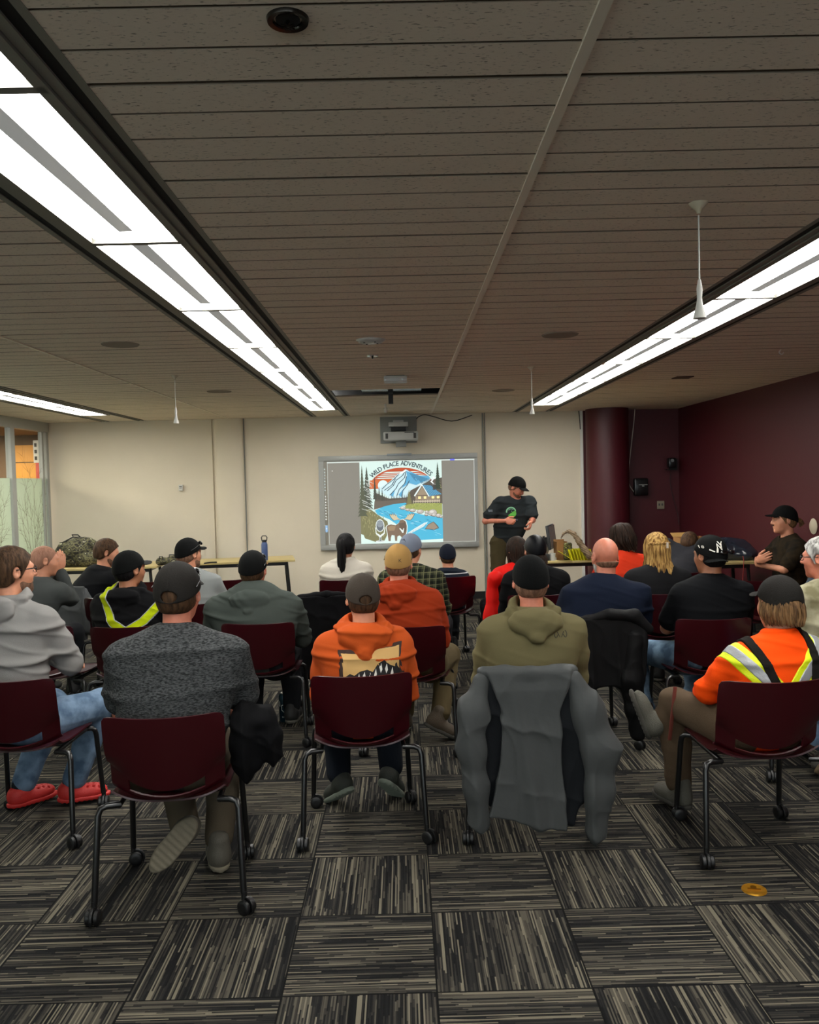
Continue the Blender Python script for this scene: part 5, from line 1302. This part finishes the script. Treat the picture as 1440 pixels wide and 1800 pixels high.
m = MB(); m.box((0, 0, -.03), (.20, .16, .05), bev=.012); m.build('case', mat('pale_grey_plastic', 'b4b6b2'), t); m = MB(); m.box((0, 0, -.004), (.16, .13, .012)); m.build('base', BLACK, t); t.name = 'ceiling_box'
m = MB()
for x in (-.085, .06): m.box((x, -.082, -.04), (.014, .006, .014))
m.build('lamps', mat('bright_metal', 'c9c7c2'), t)
o = MB(); o.box((-.09, 8.655, ZC+.04), (.62, .56, .01)); o = o.build('duct_plate', mat('galvanised_metal', 'a9b0b0', .25, .85)); tag(o, 'shiny metal plate showing through the ceiling slot', 'metal plate')
o = MB(); o.box((-.10, 8.90, ZC-.03), (.05, .05, .13)); o.box((-.10, 8.80, ZC+.02), (.05, .16, .03)); o = o.build('ceiling_bracket', BLACK); tag(o, 'black bracket hanging from the ceiling slot', 'bracket')
t = empty('ceiling_camera', (-.176, 9.9, ZC), 0, 'small white camera hanging just before the back wall', 'camera')
m = MB(); m.tube([(0, 0, 0), (0, 0, -.06)], .012, 8); m.build('stem', WHITEP, t); m = MB(); m.lathe([(.0001, 0), (.022, .0), (.02, -.05), (.0001, -.055)], (0, 0, -.05), 14, R=Rx(.4)); m.build('head', WHITEP, t)
def mic(x, y, z, lab, cone_=True):
    t = empty('hanging_microphone', (x, y, ZC), 0, lab, 'microphone', 'white microphones hanging from the ceiling')
    m = MB(); m.lathe([(.032, 0), (.030, -.005), (.010, -.024), (.006, -.036), (.0001, -.037)], (0, 0, 0), 20); m.build('ceiling_cup', mat('cream_plastic', 'b8ad95'), t)
    L_ = ZC-z; m = MB(); m.tube([(0, 0, -.04), (0, 0, -L_+.12)], .0028, 6); m.build('cord', WHITEP, t)
    m = MB(); m.lathe([(.0001, .13), (.005, .13), (.010, .10), (.008, .07), (.010, .05), (.0215, .004), (.0215, 0), (.0001, 0)], (0, 0, -L_), 18); m.build('microphone_head', WHITEP, t)
mic(1.02, 2.864, 2.17, 'white microphone hanging nearest the viewer, in front of the right light run')
mic(1.08, 6.934, 2.17, 'white microphone hanging above the end of the right light run')
mic(-1.845, 6.957, 2.165, 'white microphone hanging at left, above the cream wall')
SPK = mat('ceiling_speaker', '8f8375', .8, bump=.5, bscale=300)
for x, y, lab in ((-1.77, 5.4, 'round ceiling speaker at left, between the far left and left light runs'), (1.03, 5.41, 'round ceiling speaker beside the right light run'), (-1.75, 8.2, 'small looking round speaker above the left hanging microphone'), (1.062, 8.70, 'round ceiling speaker farthest on the right side')):
    t = empty('ceiling_speaker', (x, y, ZC), 0, lab, 'speaker', 'round ceiling speakers')
    m = MB(); m.lathe([(.0001, -.004), (.10, -.004), (.112, -.006), (.118, 0)], (0, 0, 0), 36); m.build('grille', SPK, t)
o = MB(); o.box((2.647, 7.9, ZC-.003), (.16, .16, .012), bev=.003); o = o.build('ceiling_hatch', mat('rusty_plate', '4c3226', .6)); tag(o, 'small dark brown plate on the ceiling beyond the right light run', 'plate')
cable('ceiling_hook', [(2.846, 6.295, ZC), (2.83, 6.29, ZC-.02), (2.85, 6.29, ZC-.035), (2.865, 6.29, ZC-.02)], .004, WHITEP, 'small white hook on the ceiling near the maroon wall', 'hook')
# ---- floor outlet
t = empty('floor_outlet', (1.348, 3.252, 0), -.2, 'round brass floor outlet in the carpet', 'floor outlet')
BRS = mat('brass', 'd0942a', .35, .7, bump=.3, bscale=40)
m = MB(); m.lathe([(.0001, .004), (.033, .0045), (.036, .006), (.046, .006), (.048, 0)], (0, 0, 0), 36); m.build('cover_ring', BRS, t); m = MB(); m.box((0, 0, .006), (.05, .006, .003)); m.lathe([(.0001, .007), (.012, .007), (.012, .004)], (0, .015, 0), 14); m.build('screw_lid', mat('brass_dark', '8a5c14', .4, .8), t)
# ---- tables
TOP = mat('pale_wood_laminate', 'b3a06a', .45, var=.05, vscale=3, stretch=(.3, 6, 6)); TE = mat('table_edge', 'bda85f', .5)
def table(x, y, rz, w, d, lab):
    t = empty('table', (x, y, 0), rz, lab, 'table', 'pale wood tables')
    m = MB(); m.box((0, 0, .725), (w, d, .026), bev=.005); m.build('table_top', TOP, t)
    m = MB(); m.box((0, -d/2+.06, .69), (w-.2, .03, .04)); m.box((0, d/2-.06, .69), (w-.2, .03, .04)); m.box((-w/2+.11, 0, .69), (.03, d-.1, .035)); m.box((w/2-.11, 0, .69), (.03, d-.1, .035)); m.build('frame', STEEL, t)
    for sx in (-1, 1):
        for sy in (-1, 1):
            m = MB(); m.tube([(sx*(w/2-.10), sy*(d/2-.10), .71), (sx*(w/2-.05), sy*(d/2-.06), 0)], .018, 10); m.build('leg', STEEL, t)
    return t
table(-2.10, 10.27, math.radians(10), 1.50, .62, 'pale wood table at left carrying the blue bottle')
table(-3.62, 9.98, math.radians(4), 1.50, .70, 'pale wood table at far left carrying the camouflage pack')
table(2.02, 9.50, 0, 1.30, .74, 'pale wood table beside the standing person, carrying the monitor')
table(2.86, 8.86, 0, 1.58, .60, 'pale wood table by the maroon wall carrying the dark plastic bag')
# blue bottle
t = empty('water_bottle', (-1.67, 10.08, .738), 0, 'blue water bottle with a black loop lid on the left table', 'bottle')
m = MB(); m.lathe([(.036, 0), (.038, .01), (.038, .19), (.030, .215), (.026, .22)], (0, 0, 0), 24); m.build('bottle_body', mat('slate_blue_metal', '40527c', .4, .2), t)
m = MB(); m.lathe([(.028, .215), (.028, .245), (.0001, .247)], (0, 0, 0), 20); m.build('lid', BLACK, t); m = MB(); m.tube([(-.028, 0, .235), (-.034, 0, .275), (-.02, 0, .295), (.02, 0, .295), (.034, 0, .275), (.028, 0, .235)], .006, 8); m.build('loop_handle', BLACK, t)
# camouflage material
def camo(name, cols, sc=14):
    m_ = bpy.data.materials.new(name); nt, b = nodes(m_); g = G(nt); (x, y, z), oc = g.xyz()
    mp = g.n('ShaderNodeMapping'); mp.inputs['Scale'].default_value = (1, 1, 1.6); nt.links.new(oc, mp.inputs[0])
    nt.links.new(g.ramp(g.noise(mp.outputs[0], sc, 3), [(p, c_) for p, c_ in zip((0, .40, .47, .54, .62), cols)], True), b.inputs['Base Color']); b.inputs['Roughness'].default_value = .9
    MATS[name] = m_; return m_
CAMO = camo('camouflage_cloth', ['17150f', '3a3626', '5d5a3c', '211d16', '8f8c74'], 13)
t = empty('backpack', (-3.86, 9.92, .738), 0, 'large camouflage backpack on the far left table', 'backpack')
f = un([ell((0, 0, .16), (.23, .16, .17)), ell((.10, 0, .24), (.15, .13, .10)), ell((-.14, -.05, .10), (.12, .12, .10)), ell((.16, -.06, .08), (.12, .12, .09))], .05)
f = both(disp(f, lambda P: .012*sinnoise(P, 30, 5)+.005*sinnoise(P, 80, 6)), plane((0, 0, -1), 0)); skin_obj('pack_body', f, .009, CAMO, t)
random.seed(8); m = MB()
for i in range(16):
    a = random.uniform(0, 6.28); x = .22*math.cos(a)*random.uniform(.5, 1); z = .05+.26*random.random(); p = Vector((x, -.15+.1*abs(x), z))
    m.tube([p, p+Vector((random.uniform(-.05, .05), -.015, random.uniform(-.04, .05))), p+Vector((random.uniform(-.1, .1), .0, random.uniform(-.02, .06)))], .005, 5)
m.tube([(-.22, -.05, .16), (-.12, -.06, .29), (-.02, -.02, .345), (.06, 0, .34), (.14, .02, .30)], .009, 6); m.tube([(-.26, -.08, .03), (-.2, -.1, .12), (-.1, -.12, .25)], .010, 6); m.tube([(-.02, -.0, .34), (-.03, -.02, .372), (.04, -.02, .37), (.06, 0, .34)], .007, 6)
o = m.build('straps', BLACK, t); o['kind'] = 'stuff'
t = empty('gear_bag', (-2.72, 9.86, .738), .1, 'low camouflage gear bag on the left table behind the seated people', 'bag')
f = un([ell((0, 0, .035), (.18, .10, .05)), ell((.04, 0, .06), (.09, .08, .045)), ell((-.12, 0, .04), (.06, .06, .045)), ell((.14, -.02, .03), (.07, .06, .035))], .02)
skin_obj('bag_body', both(disp(f, lambda P: .006*sinnoise(P, 60, 4)), plane((0, 0, -1), 0)), .007, CAMO, t)
m = MB(); m.tube([(-.14, -.05, .06), (-.13, -.05, .10), (-.10, -.05, .10), (-.09, -.05, .06)], .006, 6); m.tube([(-.02, -.06, .05), (-.02, -.05, .115), (.1, -.05, .115), (.11, -.06, .05)], .007, 6); m.build('handles', BLACK, t)['kind'] = 'stuff'
cable('tent_pole', [(-2.33, 9.80, .745), (-2.27, 9.85, .75), (-2.20, 9.88, .748)], .009, BLACK, 'short black rod lying on the left table', 'rod')
# speaker's table items
t = empty('monitor', (1.66, 9.46, .738), math.radians(72), 'black flat monitor seen almost edge on, beside the standing person', 'monitor')
m = MB(); m.box((0, 0, .245), (.46, .028, .27), Rx(-.12), bev=.006); m.build('screen_case', mat('monitor_grey', '2b2c2d', .4), t); m = MB(); m.box((0, -.02, .245), (.44, .004, .25), Rx(-.12)); m.build('screen', mat('dark_screen', '5f625f', .15), t)
m = MB(); m.box((0, .06, .01), (.2, .18, .014), bev=.004); m.box((0, .07, .13), (.05, .02, .24), Rx(-.1)); m.box((0, .04, .2), (.1, .05, .08)); m.build('stand', BLACK, t)
t = empty('cardboard_box', (1.735, 9.30, .738), .15, 'brown cardboard box standing open beside the monitor', 'box')
KR = mat('cardboard', '8a6236', .8, bump=.2); m = MB()
for c_, d_ in (((0, .055, .11), (.12, .006, .22)), ((0, -.055, .10), (.12, .006, .20)), ((-.057, 0, .10), (.006, .11, .20)), ((.057, 0, .10), (.006, .11, .20)), ((0, 0, .004), (.12, .11, .006))): m.box(c_, d_)
m.build('box_walls', KR, t); 
t = empty('snack_bag', (1.80, 9.22, .738), .5, 'upright camouflage printed bag beside the cardboard box', 'bag')
skin_obj('bag_body', both(disp(bx((0, 0, .09), (.045, .03, .10), .02), lambda P: .006*sinnoise(P, 45, 2)), plane((0, 0, -1), 0)), .006, camo('camouflage_print', ['10100b', '2c2a18', '6c6a34', '1c1a12', '8d8a55'], 26), t)
o = MB(); o.box((1.55, 9.35, .752), (.22, .26, .025), Rz(.3)); o.box((1.56, 9.36, .775), (.20, .22, .02), Rz(-.1)); o.box((1.54, 9.38, .79), (.15, .2, .01), Rz(.5)); o = o.build('paper_stack', mat('paper_grey', 'a5a6a2', .7)); tag(o, 'stack of grey papers on the table before the monitor', 'papers')
o = skin_obj('plastic_wrap', disp(ell((1.545, 9.48, .845), (.09, .08, .09)), lambda P: .012*sinnoise(P, 60, 9)), .007, mat('clear_plastic_wrap', '9aa0a4', .2, spec=.8)); tag(o, 'crumpled clear plastic on the papers', 'plastic')
m = MB(); m.lathe([(.028, 0), (.032, .08), (.030, .08), (.026, .004)], (1.63, 9.20, .738), 18); o = m.build('paper_cup', mat('paper_white', 'b0b0aa', .6)); tag(o, 'white paper cup at the front edge of the table', 'cup')
m = MB(); m.box((1.555, 9.20, .775), (.07, .06, .074), bev=.008); o = m.build('black_device', BLACK); o.name = 'small_speaker'; tag(o, 'small black speaker box at the front edge of the table', 'speaker box')
o = skin_obj('straw_hat', both(un([ell((1.50, 9.62, .93), (.10, .09, .05)), ell((1.50, 9.62, .90), (.12, .12, .014))], .01), plane((0, 0, -1), -.89)), .006, mat('straw', 'b08a50', .8)); tag(o, 'tan rounded cap or hat resting behind the table', 'hat')
o = MB(); o.box((1.50, 9.64, .815), (.2, .18, .155), bev=.01); o = o.build('equipment_box', mat('pale_box', '8f908c', .6)); tag(o, 'pale equipment box under the tan hat', 'box')
YF = mat('yellow_plastic_sheet', 'c9c414', .5)
t0 = None
for i in range(8):
    nm_ = 'yellow_card'
    m = MB(); x = .032*i
    m.add([(x, -.10, 0), (x+.006, -.10, 0), (x+.006-.03, .10, 0), (x-.03, .10, 0), (x-.03, -.10, .12), (x-.024, -.10, .12), (x-.05, .10, .12), (x-.056, .10, .12)], [(0, 1, 2, 3), (4, 7, 6, 5), (0, 4, 5, 1), (1, 5, 6, 2), (2, 6, 7, 3), (3, 7, 4, 0)])
    o = m.build(nm_, YF); o.location = (1.83, 9.22, .738)
    tag(o, 'yellow card, %s in the row standing on the table' % ('leftmost', 'second from left', 'third from left', 'fourth from left', 'fourth from right', 'third from right', 'second from right', 'rightmost')[i], 'card', 'yellow cards standing in a row')
m = MB(); m.add([(0, -.1, .004), (-.14, -.1, .10), (-.14, .05, .10), (0, .05, .004), (0, -.1, .010), (-.14, -.1, .106), (-.14, .05, .106), (0, .05, .010)], [(0, 1, 2, 3), (4, 7, 6, 5), (0, 4, 5, 1), (1, 5, 6, 2), (2, 6, 7, 3), (3, 7, 4, 0)])
o = m.build('yellow_card', YF); o.location = (1.83, 9.16, .738); tag(o, 'yellow card tipped over at the left end of the row', 'card', 'yellow cards standing in a row')
def horn(name, pts, rs, lab):
    f = disp(chain(pts, rs, .02), lambda P: .003*np.sin(P[:, 2]*260+P[:, 0]*150))
    o = skin_obj(name, f, .006, mat('horn_brown', '54412f', .6, bump=.5, col2='8a765c', vscale=20)); tag(o, lab, 'horn')
horn('ram_horn', [(1.705, 9.10, .985), (1.735, 9.10, 1.04), (1.79, 9.10, 1.062), (1.845, 9.10, 1.03), (1.90, 9.10, .95), (1.955, 9.10, .86), (2.01, 9.10, .79)], [.006, .012, .018, .023, .030, .036, .042], 'long curved brown horn rising over the yellow cards')
horn('horn', [(2.37, 8.82, 1.06), (2.38, 8.82, 1.0), (2.39, 8.80, .90), (2.37, 8.80, .80)], [.012, .026, .034, .045], 'pale tipped horn standing behind the tousled dark hair')
# right table items
t = empty('cardboard_box', (3.06, 8.95, .738), .1, 'brown cardboard box at the left of the dark plastic bag', 'box')
m = MB()
for c_, d_ in (((0, .09, .12), (.30, .006, .24)), ((0, -.09, .11), (.30, .006, .22)), ((-.147, 0, .12), (.006, .18, .24)), ((.147, 0, .12), (.006, .18, .24)), ((0, 0, .004), (.3, .18, .006))): m.box(c_, d_)
m.build('box_walls', KR, t); m = MB(); m.box((-.02, .13, .255), (.26, .09, .005), Rx(.5)); m.build('flap', mat('cardboard_light', 'a57f45', .8), t)
f = un([ell((0, 0, .10), (.20, .15, .13)), ell((.10, -.04, .06), (.14, .14, .09)), ell((-.12, 0, .12), (.14, .12, .12))], .04)
f = both(disp(f, lambda P: .016*np.abs(sinnoise(P, 26, 5))-.010*np.abs(sinnoise(P, 60, 8))), plane((0, 0, -1), 0), .004)
o = skin_obj('plastic_bag', f, .007, mat('dark_blue_plastic', '232a36', .18, spec=.8, bump=.6, bscale=25)); o.location = (3.46, 8.82, .738); tag(o, 'shiny dark blue plastic bag on the table by the maroon wall', 'plastic bag')
cable('string', [(3.46, 8.55, .80), (3.465, 8.54, .74), (3.455, 8.54, .6), (3.45, 8.55, .5)], .004, mat('red_string', '8a2c28', .7), 'reddish string hanging from the right table edge', 'string')
# planter outside the frosted glass
t = empty('planter_box', (-5.35, 11.2, 0), 0, 'brown box top seen at the foot of the frosted pane', 'planter'); m = MB(); m.box((0, 0, .46), (.5, .7, .92), bev=.01); m.build('box', mat('planter_brown', '5a4632', .7), t); m = MB(); m.box((0, 0, .93), (.52, .72, .03)); m.build('rim', mat('planter_rim', '6d573d', .7), t)
# ---- can on the floor
t = empty('drink_can', (-.86, 5.80, 0), .2, 'tall blue green drink can with a white shield, standing on the carpet', 'can')
m = MB(); m.lathe([(.026, 0), (.033, .008), (.034, .18), (.028, .196)], (0, 0, 0), 28); m.build('can_body', mat('blue_green_can', '0f2a36', .3, .5, col2='12333f', vscale=10), t)
m = MB(); m.lathe([(.028, .195), (.030, .2), (.028, .205), (.026, .200), (.0001, .199)], (0, 0, 0), 24); m.build('can_rim', mat('bright_metal', 'c9c7c2'), t)
cf = cone((0, 0, -.1), (0, 0, .4), .034, .034)
def ring2(o_, i_): return [(o_[k], o_[(k+1) % len(o_)], i_[(k+1) % len(i_)], i_[k]) for k in range(len(o_))]
O_ = [(-.018, .12), (.0, .125), (.018, .12), (.018, .085), (.0, .066), (-.018, .085)]; sh = []
for q_ in ring2(O_, [(x*.82, .097+(z-.097)*.85) for x, z in O_]): V, F_ = fine2d(list(q_), .008); sh.append((V, F_, 0, 0))
O_ = [(-.016, .040), (-.004, .046), (.014, .062), (.018, .058), (.012, .040), (-.012, .034)]
for q_ in ring2(O_, [(x*.7, .047+(z-.047)*.7) for x, z in O_]): V, F_ = fine2d(list(q_), .008); sh.append((V, F_, 0, 0))
for i in range(6): V, F_ = fine2d([(.022, .05+i*.013), (.029, .053+i*.013), (.029, .060+i*.013), (.022, .058+i*.013)], .008); sh.append((V, F_, 0, 0))
V, F_ = fine2d([(-.030, .11), (-.024, .11), (-.026, .14), (-.031, .15)], .01); sh.append((V, F_, 0, 0))
decal('can_print', sh, cf, (0, -.2, 0), (1, 0, 0), (0, 0, 1), (0, 1, 0), [mat('can_white', 'b5b8b4', .5)], t, lift=.0006)

# ------------------------------------------------------------------ garments hung on chairs
def hung(name, loc, yaw, prims, m_, vx, lab, seed, fk=34, fa=.012, sub=None, cat='jacket'):
    t = empty(name, (loc[0], loc[1], 0), math.radians(yaw), lab, cat)
    def fold_(P):
        w = 2.2*sinnoise(P*np.array([1, 1, .45], np.float32), 8, seed)
        rg = 1-np.abs(np.clip(2.2*sinnoise(P*np.array([1, 1, .7], np.float32), 15, seed+4), -1, 1)); rg2 = 1-np.abs(np.clip(2.2*sinnoise(P, 27, seed+6), -1, 1))
        return -fa*(np.exp(-2.2*(1-np.cos(P[:, 0]*fk+w+P[:, 2]*3)))*1.5-.3)*np.clip(.25+(.85-P[:, 2])*1.2, .15, 1)-fa*.55*rg**4-fa*.28*rg2**4
    for nm_, f, mm in prims:
        f2 = disp(f, fold_); skin_obj(nm_, f2, vx, mm or m_, t)
    return t
GJ = cloth('dark_grey_nylon', '414343', rough=.5, bump=.8, bscale=16); GJD = cloth('jacket_lining', '17191c', rough=.7)
def slab(pts_l, pts_r, y, th):   # sheet between a left and a right outline, given as (x, z) from the top down
    zl = np.array([p[1] for p in pts_l][::-1]); xl = np.array([p[0] for p in pts_l][::-1]); xr = np.array([p[0] for p in pts_r][::-1]); zr = np.array([p[1] for p in pts_r][::-1])
    yz = np.array([p[0] for p in y][::-1]); yy = np.array([p[1] for p in y][::-1])
    def f(P):
        z = P[:, 2]; a = np.interp(z, zl, xl); b = np.interp(z, zr, xr); yc = np.interp(z, yz, yy)
        t = np.clip((P[:, 0]-a)/(b-a+1e-6), 0, 1); bot = zl[0]*(1-t)+zr[0]*t; top_ = zl[-1]*(1-t)+zr[-1]*t
        d = np.stack([(a-P[:, 0]), (P[:, 0]-b), np.abs(P[:, 1]-yc+.0)-th, (bot-z), (z-top_)], 1)*.9
        q = np.maximum(d+.006, 0); return np.sqrt((q**2).sum(1))+np.minimum(d.max(1)+.006, 0)-.006
    xs = [p[0] for p in pts_l+pts_r]; zs_ = [p[1] for p in pts_l+pts_r]; ys_ = [p[1] for p in y]
    return Fn(f, (min(xs), min(ys_)-th, min(zs_)), (max(xs), max(ys_)+th, max(zs_)))
# local x relative to chair centre .54, y relative 4.0
main = un([slab([(-.19, .80), (-.125, .62), (-.145, .40), (-.195, .165)], [(.18, .80), (.125, .62), (.13, .40), (.145, .095)], [(.80, -.335), (.72, -.35), (.10, -.365)], .016),
           chain([(-.20, -.31, .79), (.0, -.325, .785), (.19, -.31, .79)], [.028, .03, .028], .02)], .02)
sl_l = chain([(-.215, -.33, .755), (-.25, -.355, .62), (-.262, -.36, .46), (-.250, -.36, .30), (-.24, -.36, .165)], [.035, .052, .056, .050, .042], .04, (1, 1.5, 1))
sl_r = chain([(.195, -.33, .76), (.26, -.35, .62), (.315, -.365, .44), (.305, -.36, .26), (.285, -.355, .095)], [.035, .055, .060, .052, .042], .04, (1, 1.5, 1))
lin_ = slab([(-.20, .76), (-.22, .5), (-.22, .3), (-.19, .20)], [(.215, .76), (.26, .50), (.245, .30), (.18, .10)], [(.80, -.325), (.1, -.325)], .012)
hung('jacket', (.54, 4.0), 0, [('back_panel', main, None), ('sleeve', sl_l, None), ('sleeve', sl_r, None), ('lining', lin_, GJD)], GJ, .0055, 'long dark grey rain jacket hanging over the chair of the olive hoodie', 21, fk=26, fa=.016)
BJ = cloth('black_quilted_nylon', '0c0c0d', rough=.6)
hung('jacket', (1.10, 5.25), 0, [('back_panel', slab([(-.18, .80), (-.20, .60), (-.22, .40)], [(.24, .83), (.31, .72), (.29, .42)], [(.85, -.335), (.3, -.36)], .02), None), ('collar', chain([(-.1, -.33, .79), (.1, -.335, .83), (.24, -.34, .82), (.33, -.34, .74)], [.02, .03, .035, .025], .02), None),
      ('sleeve', chain([(.24, -.34, .70), (.22, -.36, .45), (.24, -.37, .28), (.25, -.37, .13)], [.045, .06, .052, .045], .03), None), ('sleeve', chain([(-.2, -.33, .74), (-.25, -.34, .55), (-.24, -.34, .42)], [.04, .05, .045], .03), None)], BJ, .0065, 'black jacket hanging over the chair of the bald person', 31)
hung('coat', (-.60, 6.45), 0, [('back_panel', slab([(-.20, .82), (-.24, .60), (-.26, .30), (-.22, .22)], [(.24, .83), (.27, .60), (.25, .30), (.22, .22)], [(.82, -.335), (.2, -.36)], .025), None), ('collar', chain([(-.17, -.32, .81), (.03, -.33, .83), (.2, -.32, .82)], [.022, .03, .022], .02), None)], cloth('black_wool', '08080a'), .008, 'wide plain black coat covering a chair behind the orange hoodie', 41, cat='coat')
hung('jacket', (-2.82, 7.32), -10, [('back_panel', slab([(-.24, .84), (-.26, .60), (-.24, .40)], [(.23, .84), (.27, .60), (.25, .40)], [(.84, -.335), (.3, -.36)], .022), None), ('sleeve', chain([(.22, -.32, .80), (.27, -.34, .66), (.27, -.35, .48)], [.03, .045, .04], .03), None)], cloth('mid_grey_jersey', '4a4c4d'), .008, 'dark grey jacket draped on the chair next to the person with hands to the mouth', 51)
hung('jacket', (-.66, 3.42), 8, [('back_panel', un([ell((-.01, -.02, .60), (.060, .09, .15)), ell((.03, -.02, .69), (.085, .08, .04)), ell((.07, -.02, .60), (.05, .06, .09)), chain([(.06, -.03, .70), (.10, -.03, .62), (.115, -.03, .545)], [.03, .045, .03], .02), chain([(-.02, -.05, .60), (.03, -.06, .52)], [.05, .03], .02)], .03), None)], cloth('black_soft_jacket', '08080a'), .006, 'black jacket bundled at the right side of the nearest chair', 61, fk=60, fa=.022)
hung('coat', (.94, 7.22), 6, [('back_panel', un([ell((-.25, -.28, .62), (.055, .06, .22)), ell((-.22, -.30, .83), (.06, .05, .06)), ell((-.26, -.28, .50), (.075, .06, .10))], .05), None)], cloth('bright_red_nylon', 'c8140e'), .0075, 'bright red coat hanging down beside the long haired people', 71, cat='coat')
